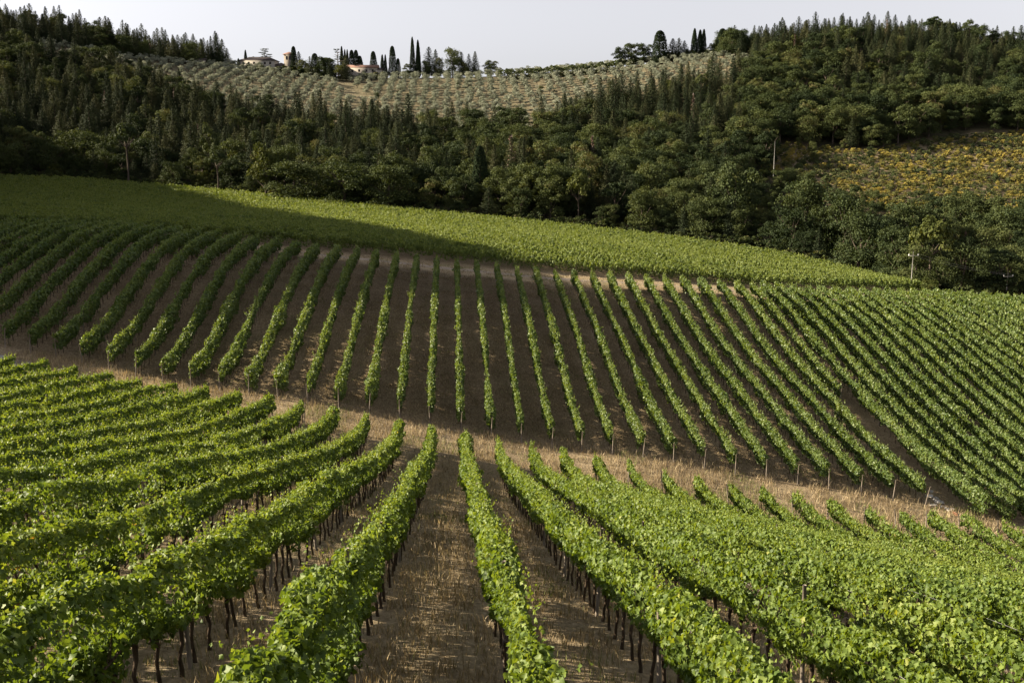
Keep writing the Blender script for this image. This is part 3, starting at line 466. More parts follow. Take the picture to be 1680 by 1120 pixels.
# ---------------------------------------------------------------- dry grass
def blades(name,x,y,h,w_,seed,label):
    r=np.random.default_rng(seed); n=len(x); z=H(x,y); a=r.uniform(0,2*np.pi,n); lean=r.uniform(.1,.75,n)*h; b=r.uniform(0,2*np.pi,n)
    dx,dy=np.cos(a)*w_/2,np.sin(a)*w_/2; mx,my=np.cos(b)*lean,np.sin(b)*lean
    V=np.stack([np.stack([x-dx,y-dy,z-.02],-1),np.stack([x+dx,y+dy,z-.02],-1),np.stack([x+dx*.7+mx*.35,y+dy*.7+my*.35,z+h*.6],-1),np.stack([x-dx*.7+mx*.35,y-dy*.7+my*.35,z+h*.6],-1),np.stack([x+mx,y+my,z+h],-1)],1).reshape(-1,3)
    i=np.arange(n)*5; Q=np.stack([i,i+1,i+2,i+3],1); T=np.stack([i+3,i+2,i+4],1)
    g=vnoise(x,y,3.,4); t=np.clip(.75*r.random(n)+.35*(vnoise(x,y,1.1,6)-.5),0,.86); t=np.where((r.random(n)<.5*(g>.66))|(r.random(n)<.03),r.uniform(.88,1,n),t)
    ob(name,mk(name,V,[Q,T],[M_gra],tint=np.repeat(t,5)),kind='stuff',label=label,category='grass')
r=np.random.default_rng(11)
def scat(n,x0,x1,y0,y1): return r.uniform(x0,x1,n),y0+(y1-y0)*r.random(n)
X1,Y1=scat(260000,-16,22,5,42); p=np.clip(14/np.hypot(X1,Y1),.12,1)**1.3; kk=(r.random(len(X1))<p)&(vnoise(X1,Y1,.55,2)+.5*vnoise(X1,Y1,2.5,8)>.42+.25*r.random(len(X1)))&(np.abs(((X1+1.7+1.25)%2.5)-1.25)>.22*r.random(len(X1))); X1,Y1=X1[kk],Y1[kk]
D1=np.hypot(X1,Y1); blades('dry_grass',X1,Y1,(.08+.26*r.random(len(X1))**2)*(.6+.8*vnoise(X1,Y1,1.3,3)),.006+.0006*D1,3,'dry straw grass between the nearest vine rows')
X1,Y1=scat(90000,-30,36,38,82); kk=(Y1<near_end(X1))&(r.random(len(X1))<.55); Xa,Ya=X1[kk],Y1[kk]
X2,Y2=scat(110000,-38,44,66,92); kk=(Y2>near_end(X2)-.8)&(Y2<mid_y0(X2)+.3)&(vnoise(X2,Y2,.9,2)+.6*vnoise(X2,Y2,3,5)>.45); X2,Y2=X2[kk],Y2[kk]
Xa=np.concatenate([Xa,X2]); Ya=np.concatenate([Ya,Y2]); hh=np.where(Ya>near_end(Xa)-.8,.18+.42*r.random(len(Xa))**2,.10+.18*r.random(len(Xa)))
blades('dry_grass',Xa,Ya,hh*(.5+1.*vnoise(Xa,Ya,1.6,7)),.03+.0*Xa,4,'tall dry grass along the headland between the two vineyards')
X3,Y3=scat(150000,-48,41,76,136); kk=(Y3>mid_y0(X3))&(Y3<far_y0(X3)-.5)&((vnoise(X3,Y3,1.5,2)>.45)); X3,Y3=X3[kk],Y3[kk]
blades('dry_grass',X3,Y3,.06+.16*r.random(len(X3)),.05+0*X3,5,'thin dry grass on the soil between the slope rows')
# ---------------------------------------------------------------- trees
def shell(c,rx,rz,n,r,squash=.2):
    d=unit(r.normal(0,1,(n,3))); d[:,2]=np.where(d[:,2]<-.35,-d[:,2]*.6,d[:,2])
    rr=r.uniform(.62,1.05,n)[:,None]; return np.array(c)+d*rr*np.array([rx,rx,rz]), d
def broad(seed,h=11.,w=9.,n=1700,lobes=16,card=.55,trunk=.28,zmin=-.04,flat=1.):
    r=np.random.default_rng(seed); C=[];Nn=[];T=[]
    for k in range(lobes):
        a=r.uniform(0,2*np.pi); t=r.random()**.7; zz=r.uniform(zmin+.15,.86); env=math.sin(min(1,max(.05,(zz-zmin)/(1-zmin)))*math.pi*.82+.35)**.6
        rad=w*.5*env*t*.78; lr=w*r.uniform(.10,.22); c=(rad*math.cos(a),rad*math.sin(a),zz*h)
        p,d=shell(c,lr,lr*.8*flat,n//lobes,r); C.append(p); Nn.append(d+r.normal(0,.7,d.shape)+[0,0,.1]); T.append(np.clip(r.normal(.45,.14)+r.normal(0,.16,len(p)),0,1))
    C=np.concatenate(C); Nn=np.concatenate(Nn); T=np.concatenate(T); C[:,2]=np.clip(C[:,2],.25,h)
    crown=leaves(C,Nn,card*r.uniform(.6,1.3,len(C)),T,r=r)
    b=MB(); P=[(0,0,-.8),(r.normal(0,.1),r.normal(0,.1),h*.2),(r.normal(0,.3),r.normal(0,.3),h*.45),(r.normal(0,.5),r.normal(0,.5),h*.75)]
    b.tube(P,[trunk,trunk*.8,trunk*.6,trunk*.2],7)
    for k in range(5):
        a=r.uniform(0,6.28); z=h*r.uniform(.2,.5); q=w*r.uniform(.25,.4); b.tube([(0,0,z),(q*.5*math.cos(a),q*.5*math.sin(a),z+h*.12),(q*math.cos(a),q*math.sin(a),z+h*.28)],[trunk*.45,trunk*.3,trunk*.1],5)
    return crown,b
def conifer(seed,h=13.,w=4.2,n=1000,card=.55,bare=.1,sparse=0.,droop=.35):
    r=np.random.default_rng(seed); lev=int(h/.55); C=[];Nn=[];T=[]
    per=max(4,n//lev)
    tw=r.uniform(.8,1.2,lev)
    for i in range(lev):
        t=(i+.5)/lev; z=h*(bare+(1-bare)*t); R0=w*.5*(1-t)**.8*tw[i]*(1 if t>.15 else .6+2.6*t)+.22
        nb=max(4,int(7*(1-t)+3)); ph=r.uniform(0,6.28)
        for k in range(int(per*(.55+.95*(1-t)))):
            b_=r.integers(nb); a=ph+b_*6.283/nb+r.normal(0,.22); f=r.random()**.6; bl=R0*(.75+.5*((b_*7+i*3)%5)/5)
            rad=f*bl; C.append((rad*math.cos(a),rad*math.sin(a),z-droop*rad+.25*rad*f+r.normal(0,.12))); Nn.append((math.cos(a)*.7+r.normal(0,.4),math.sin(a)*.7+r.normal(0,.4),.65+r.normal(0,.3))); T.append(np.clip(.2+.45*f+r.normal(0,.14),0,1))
    C=np.array(C);Nn=np.array(Nn);T=np.array(T)
    if sparse: k=r.random(len(C))>sparse; C,Nn,T=C[k],Nn[k],T[k]
    crown=leaves(C,Nn,card*r.uniform(.6,1.25,len(C))*(1.1-.5*C[:,2]/h),T,asp=.8,hang=.3,r=r)
    b=MB(); b.tube([(0,0,-.8),(0,0,h*.5),(0,0,h*.97)],[.16+.004*h,.12,.03],6); return crown,b
def column(seed,h=14.,w=2.6,n=1100,card=.42,twin=False,round_=.5):
    r=np.random.default_rng(seed); m=n; z=r.random(m)**.9; a=r.uniform(0,6.28,m); prof=np.clip((1-z)**round_,0,1)*np.clip(.45+4*z,0,1)
    rad=w*.5*prof*(.82+.3*vnoise(a*2.,z*9,1,seed))*r.uniform(.75,1.03,m); cx=0
    C=np.stack([rad*np.cos(a)+cx,rad*np.sin(a),z*h+.3],1); Nn=np.stack([np.cos(a),np.sin(a),.25+0*a],1)+r.normal(0,.3,(m,3))
    if twin:
        C2=C.copy(); C2[:,0]=C2[:,0]*.7+w*.42; C2[:,2]*=.93; C[:,0]=C[:,0]*.7-w*.15; C=np.vstack([C,C2]); Nn=np.vstack([Nn,Nn])
    T=np.clip(r.normal(.45,.22,len(C)),0,1); crown=leaves(C,Nn,card*r.uniform(.6,1.2,len(C)),T,asp=.6,hang=.2,r=r)
    b=MB(); b.tube([(0,0,-.8),(0,0,h*.3),(0,0,h*.85)],[.2,.15,.05],6); return crown,b
def umbrella(seed,h=10.,w=8.,n=1300,card=.45,base=.68,dome=.55):
    r=np.random.default_rng(seed); C=[];Nn=[];T=[]
    for k in range(18):
        a=r.uniform(0,6.28); q=r.random()**.5; c=(w*.38*q*math.cos(a),w*.38*q*math.sin(a),h*(base+.07)+(1-q*q)*h*(1-base)*dome); p,d=shell(c,w*.14,h*(1-base)*.30,n//18,r); C.append(p);Nn.append(d+[0,0,.4]+r.normal(0,.3,d.shape));T.append(np.clip(r.normal(.5,.1)+r.normal(0,.16,len(p)),0,1))
    C=np.concatenate(C);Nn=np.concatenate(Nn);T=np.concatenate(T); crown=leaves(C,Nn,card*r.uniform(.6,1.2,len(C)),T,r=r)
    b=MB(); b.tube([(0,0,-.8),(.15,.05,h*.35),(.0,.2,h*base)],[.26,.2,.16],7)
    for k in range(7):
        a=k*.9+r.uniform(0,.4); q=w*.34; b.tube([(0,.15,h*base*.9),(q*.6*math.cos(a),q*.6*math.sin(a),h*(base+.06)),(q*math.cos(a),q*math.sin(a),h*(base+.14))],[.12,.08,.04],5)
    return crown,b
def cedar(seed,h=12.,w=12.,sparse=.0,card=.5,n=1100):
    r=np.random.default_rng(seed); C=[];Nn=[];T=[]; b=MB(); b.tube([(0,0,-.8),(.1,0,h*.5),(0,.1,h*.95)],[.35,.25,.06],7); L=9
    for i in range(L):
        z=h*(.32+.66*i/(L-1)); R0=w*.5*(1-.55*(i/(L-1))**1.5)*r.uniform(.7,1.05)
        for k in range(4):
            a=r.uniform(0,6.28); q=R0*r.uniform(.6,1.); b.tube([(0,0,z-.5),(q*.5*math.cos(a),q*.5*math.sin(a),z-.1),(q*math.cos(a),q*math.sin(a),z+.1)],[.12,.08,.03],5)
            if r.random()<sparse: continue
            m=n//(L*4); f=r.uniform(.3,1.05,m); aa=a+r.normal(0,.22,m); C.append(np.stack([q*f*np.cos(aa),q*f*np.sin(aa),z+.12+r.normal(0,.16,m)],1)); Nn.append(r.normal(0,.35,(m,3))+[0,0,1]); T.append(np.clip(r.normal(.4,.2,m),0,1))
    return leaves(np.concatenate(C),np.concatenate(Nn),card*r.uniform(.6,1.2,sum(map(len,C))),np.concatenate(T),r=r),b
def dead(seed,h=13.):
    r=np.random.default_rng(seed); b=MB(); b.tube([(0,0,-.8),(0,0,h*.6),(.1,0,h)],[.16,.1,.02],5); C=[]
    for i in range(46):
        z=h*(.2+.78*i/46); a=r.uniform(0,6.28); q=(1.9*(1-z/h)+.25)*r.uniform(.6,1.1); b.tube([(0,0,z),(q*math.cos(a),q*math.sin(a),z-.25*q)],[.04,.015],3)
        for f in r.uniform(.3,1,7): C.append((q*f*math.cos(a)+r.normal(0,.1),q*f*math.sin(a)+r.normal(0,.1),z-.3*q*f+r.normal(0,.1)))
    C=np.array(C); return leaves(C,r.normal(0,1,C.shape),.38,None,r=r),b
class Proto: pass
def proto(kind,gen,mat,h,w,far=True):
    (V,F,T),b=gen; p=Proto(); p.kind=kind; p.h=h; p.w=w
    p.crown=mk('crown',V,F,[mat],tint=T); p.trunk=b.mesh('trunk',M_tbark,smooth=True)
    tq=b.Q and np.concatenate(b.Q); TV=np.concatenate(b.V); n=len(V); Fs=[F]; mi=[0]*len(F)
    q4=np.concatenate(b.Q)+n; t3=np.concatenate(b.T)+n; mi=[0]*len(F)+[1]*len(q4)+[1]*len(t3)
    p.both=mk(kind,np.vstack([V,TV]),[F,q4,t3],[mat,M_tbark],mi,np.concatenate([T,np.full(len(TV),.5)])); return p
PR={}
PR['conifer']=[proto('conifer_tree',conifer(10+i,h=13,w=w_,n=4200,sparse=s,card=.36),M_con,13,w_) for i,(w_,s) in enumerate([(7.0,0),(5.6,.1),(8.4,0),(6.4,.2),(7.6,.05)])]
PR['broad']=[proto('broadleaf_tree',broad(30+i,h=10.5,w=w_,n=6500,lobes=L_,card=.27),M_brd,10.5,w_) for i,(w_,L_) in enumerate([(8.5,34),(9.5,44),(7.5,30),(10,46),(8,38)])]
PR['yellow']=[proto('broadleaf_tree',broad(50+i,h=9,w=7.5,n=3200,lobes=22,card=.34),M_yel,9,7.5) for i in range(2)]
PR['olive']=[proto('olive_tree',broad(60+i,h=3.9,w=4.6,n=1100,lobes=12,card=.24,trunk=.16,zmin=.15),M_oli,3.9,4.1) for i in range(4)]
PR['cypress']=[proto('cypress_tree',column(70,h=14,w=2.6,n=4200,card=.36),M_cyp,14,2.6),proto('cypress_tree',column(71,h=14,w=3.4,round_=.36,n=4600,card=.36),M_cyp,14,3.4),proto('cypress_tree',column(72,h=14,w=3.6,n=3400,card=.38,twin=True),M_cyp,14,3.6)]
PR['umbrella']=[proto('umbrella_pine',umbrella(80),M_brd,10,8),proto('umbrella_pine',umbrella(81,base=.5,dome=.9,n=1800),M_brd,10,8)]
PR['pineY']=[proto('umbrella_pine',umbrella(83,base=.55,dome=.8,n=1500),M_yel,10,8)]
PR['cedar']=[proto('cedar_tree',cedar(85),M_brd,12,12),proto('cedar_tree',cedar(86,h=13,w=10,sparse=.55,n=1300),M_brd,13,10)]
PR['dead']=[proto('dead_conifer',dead(90),M_dead,13,3.5)]
PR['bush']=[proto('bush',broad(95+i,h=2.6,w=3.2,n=300,lobes=7,card=.35,trunk=.05,zmin=.0),M_brd,2.6,3.2) for i in range(2)]
PR['broom']=[proto('broom_bush',broad(100+i,h=1.5,w=2.4,n=420,lobes=10,card=.22,trunk=.04,zmin=0),M_bro,1.5,2.4) for i in range(2)]
PR['broomg']=[proto('broom_bush',broad(105+i,h=1.6,w=2.6,n=420,lobes=10,card=.23,trunk=.04,zmin=0),M_brg,1.6,2.6) for i in range(2)]
LST=[]   # every tree: (kind, proto index, x, y, scale xy, scale z, rot, label override)
def plant(kind,x,y,h,w=None,pi=None,label=None,rz=None,hero=False):
    ps=PR[kind]; pi=random.randrange(len(ps)) if pi is None else pi; p=ps[pi]; sz=h/p.h; sxy=(w/p.w) if w else sz*random.uniform(.85,1.15)
    LST.append([kind,pi,float(x),float(y),sxy,sz,random.uniform(0,6.28) if rz is None else rz,label,hero])
def place(kind,u,vt,vb,Y,wpx=None,pi=None,label=None,rz=0.):
    """tree whose foot is under image column u at distance Y, height from the photo's top and foot rows"""
    x,y=at(u,Y); z=float(H(x,y)); _u,_v,dep=proj(x,y,z); h=max(1.,(float(_v)-vt)*dep/1633.)
    plant(kind,x,y,float(h),float(wpx*dep/1633.)*(1.6 if kind in('cypress','conifer','cedar') else 1.25) if wpx else None,pi,label,rz,True)
S_='on the skyline '
for a in [('cypress',396,97,113,532,5,0,'small thin cypress left of the villa on the skyline'),('cypress',408,84,113,536,5,0,'slim tall cypress standing against the left end of the villa'),
 ('cedar',439,82,113,548,24,0,'spreading flat-topped cedar rising behind the villa roof'),('cypress',486,79,118,533,9,1,'dark cypress directly right of the stone tower'),
 ('conifer',494,86,120,532,16,0,'ragged dark conifer just right of the cypress by the tower'),('cypress',507,105,119,530,9,1,'small dark conical cypress right of the tower trees'),
 ('cypress',520,90,119,530,12,1,'broad dark cypress left of the umbrella pine on the ridge'),('umbrella',538,96,121,530,27,0,'umbrella pine with flat dark crown between the two farm buildings'),
 ('cedar',557,83,118,534,22,1,'sparse cedar with layered branches right of the umbrella pine'),('cypress',564,79,112,545,6,0,'tallest slim cypress behind the farmhouse left end'),
 ('cypress',569,84,112,545,5,0,'second slim cypress behind the farmhouse left end'),('cypress',573,84,112,546,5,0,'third slim cypress behind the farmhouse left end'),
 ('cypress',580,85,113,545,9,1,'left one of three fat cypresses behind the farmhouse roof'),('cypress',587,85,113,545,9,1,'middle one of three fat cypresses behind the farmhouse roof'),('cypress',593,94,114,545,9,1,'low right one of three fat cypresses behind the farmhouse roof'),
 ('yellow',562,106,138,520,24,0,'round yellowish tree in front of the farmhouse left end'),('cypress',615,87,114,540,10,1,'conical cypress behind the right end of the farmhouse'),
 ('cypress',629.5,92,124,532,6,0,'left of the twin slim cypresses right of the farmhouse'),('cypress',634.5,92,124,532,5,0,'right of the twin slim cypresses right of the farmhouse'),
 ('cypress',646,79,122,532,10,1,'large pointed cypress standing alone right of the farmhouse'),('cypress',655,98,121,532,7,1,'short dark cypress touching the large pointed one'),
 ('broad',671,103,121,535,18,None,'low round tree between the cypresses on the ridge'),('cypress',681,65,120,533,10,2,'tallest double-topped cypress on the whole ridge'),('cypress',688,77,120,533,7,0,'slim cypress leaning on the tallest double-topped one'),
 ('conifer',705,79,121,533,24,2,'wide dark conifer right of the tallest cypress'),('conifer',716,83,121,535,16,0,'second dark conifer right of the tallest cypress'),('broad',722,94,122,530,15,None,'small bright tree below the dark conifers of the ridge group'),
 ('broad',743,76,122,534,34,None,'tall airy pine with the widest crown of the ridge group'),('conifer',758,87,121,533,17,2,'thin conifer at the right side of the tall airy pine'),('conifer',770,90,121,533,15,3,'left of the two separate dark conifers on the ridge'),
 ('conifer',780,86,121,533,14,1,'right of the two separate dark conifers on the ridge'),('broad',805,98,119,532,25,None,'lone round tree at the end of the ridge group'),
 ('broad',1016,76,110,512,27,None,'left one of the three round oaks on the skyline'),('broad',1036,70,108,511,30,None,'middle one of the three round oaks on the skyline'),('broad',1054,70,108,510,30,None,'right one of the three round oaks on the skyline'),
 ('cypress',1079,54,103,506,20,1,'fat dark cypress right of the three round oaks'),('conifer',1100,65,106,506,20,1,'first thin conifer right of the fat cypress'),('conifer',1110,64,106,506,18,0,'second thin conifer right of the fat cypress'),('conifer',1119,68,106,505,18,4,'third thin conifer right of the fat cypress'),
 ('cypress',1135,50,99,505,9,0,'left one of three tall cypresses near the right-hand hill'),('cypress',1144,52,99,505,9,0,'middle one of three tall cypresses near the right-hand hill'),('cypress',1150,51,99,506,8,0,'right one of three tall cypresses near the right-hand hill'),
 ('broad',1164,70,98,505,18,None,'low airy tree in the gap right of the three tall cypresses'),('broad',1090,84,104,506,20,None,'low dark tree filling the gap right of the fat cypress'),('broad',1126,80,103,505,18,None,'low dark tree at the foot of the three tall cypresses'),('broad',1170,76,98,504,16,None,'second low airy tree by the right-hand hill'),('broad',500,98,120,528,18,None,'dark round tree at the foot of the tower cypress'),('broad',530,102,121,528,18,None,'dark round tree under the umbrella pine on the ridge'),('broad',548,104,121,528,16,None,'dark round tree between umbrella pine and farmhouse'),('broad',700,98,122,531,18,None,'dark round tree at the foot of the wide ridge conifer'),('broad',762,100,121,531,16,None,'dark round tree at the foot of the thin ridge conifer'),('cypress',1180,50,97,503,16,1,'broad dark cypress where the right-hand hill begins'),('cypress',1192,50,97,503,12,1,'narrow dark cypress where the right-hand hill begins'),
 ('umbrella',352,248,300,268,36,0,'small pine with pale trunk standing alone at the shaded wood edge'),('umbrella',204,205,283,284,44,0,'tall umbrella pine with long bare trunk in the shaded left wood'),('umbrella',342,211,262,300,30,1,'round-crowned pine above the small lone pine at the wood edge'),
 ('yellow',430,232,308,262,44,0,'tall yellow-green tree catching the sun at the wood edge'),('broad',478,262,325,256,88,1,'broad olive-green oak at the wood edge above the sunlit vineyard'),('broad',560,258,332,253,100,3,'wide reddish-brown oak at the wood edge above the sunlit vineyard'),('broad',635,268,338,250,80,1,'third large oak at the wood edge above the sunlit vineyard'),
 ('cypress',787,244,310,262,22,1,'solitary black cypress in the middle of the wood'),('pineY',950,286,345,240,36,0,'bright green domed pine in the lower middle wood'),('umbrella',712,265,320,262,22,0,'small flat pine with reddish trunk in the middle wood'),
 ('dead',838,222,300,300,22,0,'tall dead conifer with bare reddish branches'),('dead',972,222,285,310,16,0,'short dead conifer with bare reddish branches'),
 ('olive',1222,158,200,400,46,0,'pale silvery willow-like tree alone on the dark right-hand hill'),('pineY',1543,362,470,168,64,0,'green-domed umbrella pine behind the white concrete pole'),('broad',1520,398,470,166,58,1,'brown-green ivy-covered tree directly behind the white concrete pole'),
 ('broad',1598,388,474,166,80,3,'large brown round oak between the two concrete poles'),('yellow',1545,455,478,158,26,0,'bright green bush at the vineyard edge by the concrete pole'),('broad',1655,400,478,166,66,2,'tall oak behind the right-hand concrete pole'),
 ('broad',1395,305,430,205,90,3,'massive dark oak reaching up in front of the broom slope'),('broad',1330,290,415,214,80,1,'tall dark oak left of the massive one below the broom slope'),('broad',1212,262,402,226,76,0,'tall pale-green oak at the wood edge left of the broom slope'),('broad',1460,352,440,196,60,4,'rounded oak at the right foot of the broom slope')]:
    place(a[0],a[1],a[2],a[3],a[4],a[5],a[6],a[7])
for u in (408,418,430,441,455,466,478,492,505,513,527,546,552,598,606,615,624,500): place('bush',u,{1:110,0:108}[u%2]+ (10 if u>540 else 0),122,524-(u%3),24,None,None)
heroes=[(t[2],t[3],t[4]) for t in LST]
# woods, grove and broom bushes
def field(x0,x1,y0,y1,s,j=.42):
    a=np.arange(x0,x1,s); b=np.arange(y0,y1,s); A,B=np.meshgrid(a,b); A=A+rng.uniform(-j,j,A.shape)*s; B=B+rng.uniform(-j,j,B.shape)*s; return A.ravel(),B.ravel()
SX,SY=math.sin(R(SUN_AZ)),math.cos(R(SUN_AZ)); TT=math.tan(R(SUN_EL))
_env=[(40,-66),(60,-50),(72,-38),(80,-36.6),(87,-34.7),(91,-32),(94,-29.5),(98,-27.2),(102,-25.2),(106,-22.5),(112,-18.5),(125,-16),(133,-16.6),(141,-21),(148,-24.3),(155,-26.5),(165,-30.2),(184,-36.3),(210,-43),(241,-51.6),(260,-60.2),(300,-75),(400,-95)]
def envelope(x,y):   # highest tree top that still lets the evening sun reach what it reaches in the photo
    a=x*SY-y*SX; s=x*SX+y*SY; return np.interp(a,[e[0] for e in _env],[e[1] for e in _env])+s*TT
VILLA=[(395,500),(560,632)]
X_,Y_=field(-430,460,96,600,5.8); U_,V_,D_=proj(X_,Y_,H(X_,Y_))
ok=(Y_>far_y1(X_)+3.5)|((X_<-.5*Y_-24))
ok&=(X_<.72*Y_+25)&~((X_>40)&(Y_<158)); ok&=~((Y_<170)&(X_>38)&(X_<75)); olz=inpoly(U_,V_,OLIVE)&(Y_>300); brz=inpoly(U_,V_,BROOM)&(Y_>250)
ok&=~olz&~brz; ok&=~((Y_>505)&(V_<128)&(U_>385)&(U_<1000)); ok&=~((Y_>500)&(U_>=1000)&(U_<1180)&(V_<104)); ok&=~((Y_>560)&(U_>0)&(U_<1700)); 
ok&=(X_>-.98*Y_-10)|(Y_>250)
hx=np.array([h[0] for h in heroes]); hy=np.array([h[1] for h in heroes]); 
for i in np.where(ok)[0]:
    x,y,u,v=X_[i],Y_[i],U_[i],V_[i]
    if (np.hypot(hx-x,hy-y)<3.6).any(): continue
    fe=y-float(far_y1(x)); n1=float(vnoise(x,y,38,3)); 
    if u<0 or u>1680: pc=.5
    elif u<700: pc=.82 if fe>26 else .30
    elif u<900: pc=(.38 if v>200 else .15) if fe>20 else .15
    elif u<1215: pc=.9 if 120<v<255 else .25
    elif y>425 and v<112: pc=.88
    elif u>1380 and v<190: pc=.5
    else: pc=.10
    pc=np.clip(pc+(n1-.5)*.5,0,1); q=random.random()
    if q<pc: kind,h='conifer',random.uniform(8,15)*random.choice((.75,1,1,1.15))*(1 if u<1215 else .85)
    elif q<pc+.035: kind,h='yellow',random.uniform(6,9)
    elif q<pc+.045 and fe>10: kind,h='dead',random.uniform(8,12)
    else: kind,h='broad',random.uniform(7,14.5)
    if fe<9 and 0<u<1500: h*=.8
    if u>1480 and fe<40 and fe>0: h=min(h,random.uniform(6,9))
    if 1215<u<1700 and 355<v<400: h*=.72
    if 1225<u<1510 and 285<v<420: h*=.55
    if u<-20 and y<330:
        e=float(envelope(x,y)-H(x,y)) 
        if e<2.5: continue
        h=min(random.uniform(11,15.5),e) ; kind='broad' if (kind=='yellow' or random.random()<.4) else kind
    plant(kind,x,y,h)
for x_ in np.arange(-190,120,1.7):
    for k_ in range(3):
        y_=float(far_y1(x_))+random.uniform(2.2,8); u_,v_,_d=proj(x_,y_,float(H(x_,y_)))
        if -30<u_<1720 and not (x_>38 and y_<157) and random.random()<.85: plant('bush',x_+random.uniform(-1,1),y_,random.uniform(1.6,3.6))
X_,Y_=field(-320,330,300,545,5.3,.16); U_,V_,D_=proj(X_,Y_,H(X_,Y_)); ok=inpoly(U_,V_,OLIVE)&~inpoly(U_,V_,BARE)
for i in np.where(ok)[0]:
    if (np.hypot(hx-X_[i],hy-Y_[i])<3).any() or random.random()<.06: continue
    if U_[i]<200 and random.random()<.3: continue
    plant('olive' if random.random()>.03 else 'broad',X_[i],Y_[i],random.uniform(3.2,4.8))
X_,Y_=field(60,360,240,420,2.1); U_,V_,D_=proj(X_,Y_,H(X_,Y_)); ok=inpoly(U_,V_,BROOM)
for i in np.where(ok)[0]:
    g=.45*float(vnoise(X_[i]*.5,Y_[i]*1.3,14,5))+.55*float(vnoise(X_[i]*.6,Y_[i]*1.6,5,2))
    if U_[i]>1500: g-=.05
    if U_[i]<1430: g+=.06
    if random.random()<.06: continue
    if random.random()<.01: plant('broad',X_[i],Y_[i],random.uniform(3,5)); continue
    plant('broom' if g>.515 else 'broomg',X_[i],Y_[i],random.uniform(1.0,1.9))

# choose which become things of their own
arr=np.array([(t[2],t[3]) for t in LST]); Zt=H(arr[:,0],arr[:,1]); U_,V_,D_=proj(arr[:,0],arr[:,1],Zt)
hgt=np.array([PR[t[0]][t[1]].h*t[5] for t in LST]); px=hgt*1633/D_
vis=(U_>-15)&(U_<1695)&(V_-px<1100)&(D_>1)
CAT={'conifer':'conifer','broad':'tree','yellow':'tree','olive':'olive tree','cypress':'cypress','umbrella':'pine','pineY':'pine','cedar':'cedar','dead':'dead tree','bush':'bush','broom':'broom bush','broomg':'broom bush'}
FAM={'conifer':'conifer','broad':'broad','yellow':'broad','olive':'olive','cypress':'cyp','umbrella':'um','pineY':'um','cedar':'ced','dead':'dead','bush':'bush','broom':'broom','broomg':'broom'}
CAP={'bush':60,'conifer':290,'broad':290,'olive':290,'broom':290}
fams={}
for i,t in enumerate(LST): fams.setdefault(FAM[t[0]],[]).append(i)
solo=set()
for f,ix in fams.items():
    h=[i for i in ix if LST[i][8]]; o=[i for i in ix if not LST[i][8] and vis[i]]
    # prefer those that stand clear: near the edge of the wood or on the ridge
    sc_=lambda i:px[i]*(1.6 if (LST[i][3]-float(far_y1(LST[i][2]))<12) else 1.)*(1.25 if LST[i][3]>470 else 1.)
    o.sort(key=sc_,reverse=True); solo.update(h); solo.update(o[:max(0,CAP.get(f,300)-len(h))])
def zone(i):
    u,v,y=U_[i],V_[i],LST[i][3]; k=FAM[LST[i][0]]
    side='far left' if u<210 else 'left' if u<460 else 'centre left' if u<700 else 'centre' if u<940 else 'centre right' if u<1215 else 'right' if u<1460 else 'far right'
    if k=='olive': return 'olive tree in the pale grove under the ridge, %s part, '%side
    if k=='broom': return '%s broom bush on the yellow slope, %s, '%('yellow-flowered' if LST[i][0]=='broom' else 'green',('top edge' if v<262 else 'upper part' if v<290 else 'middle part' if v<320 else 'lower part'))
    what={'conifer':'dark conifer','broad':'round-crowned tree','dead':'dead reddish conifer','bush':'dark bush','yellow':'yellow-green tree'}.get(LST[i][0],CAT[LST[i][0]])
    if LST[i][0]=='yellow': what='yellow-green tree'
    if k=='bush': return 'dark bush below the farm buildings on the ridge, ' if y>450 else 'low bush at the vineyard edge of the wood, %s, '%side
    fe=y-float(far_y1(LST[i][2])); where='at the vineyard edge' if fe<14 else 'in the lower wood' if fe<60 else 'in the upper wood' if y<440 else 'near the skyline'
    return '%s %s, %s, '%(what,where,side)
byz={}
for i in solo:
    if LST[i][7] is None: byz.setdefault(zone(i),[]).append(i)
for z,ix in byz.items():
    ix.sort(key=lambda i:U_[i])
    for k_,i in enumerate(ix): LST[i][7]=z+(nth(k_+1)+' from the left')
GR={'conifer':'conifers of the hillside wood','broad':'round-crowned trees of the hillside wood','olive':'olive trees of the hillside grove','cyp':'cypresses on the ridge','um':'pines of the wood edge','ced':'cedars by the farm','dead':'dead conifers','bush':'low bushes','broom':'broom bushes on the yellow slope'}
big=sorted([i for i in solo if FAM[LST[i][0]] not in('olive','broom','bush')],key=lambda i:-px[i])[:170]; big=set(big)|{i for i in solo if LST[i][8] and FAM[LST[i][0]] not in ('bush',)}
rest={}
for i,t in enumerate(LST):
    kind,pi,x,y,sxy,sz,rz,lab,hero=t; p=PR[kind][pi]; z=float(Zt[i])
    if i in solo:
        pr=dict(label=lab,category=CAT[kind],group=GR[FAM[kind]])
        if i in big:
            e=ob(p.kind,None,loc=(x,y,z),**pr); e.rotation_euler=(0,0,rz); e.scale=(sxy,sxy,sz); ob('crown',p.crown,e); ob('trunk',p.trunk,e)
        else:
            e=ob(p.kind,p.both,loc=(x,y,z),**pr); e.rotation_euler=(random.uniform(-.03,.03),random.uniform(-.03,.03),rz); e.scale=(sxy,sxy,sz)
    else: rest.setdefault(FAM[kind],[]).append(i)
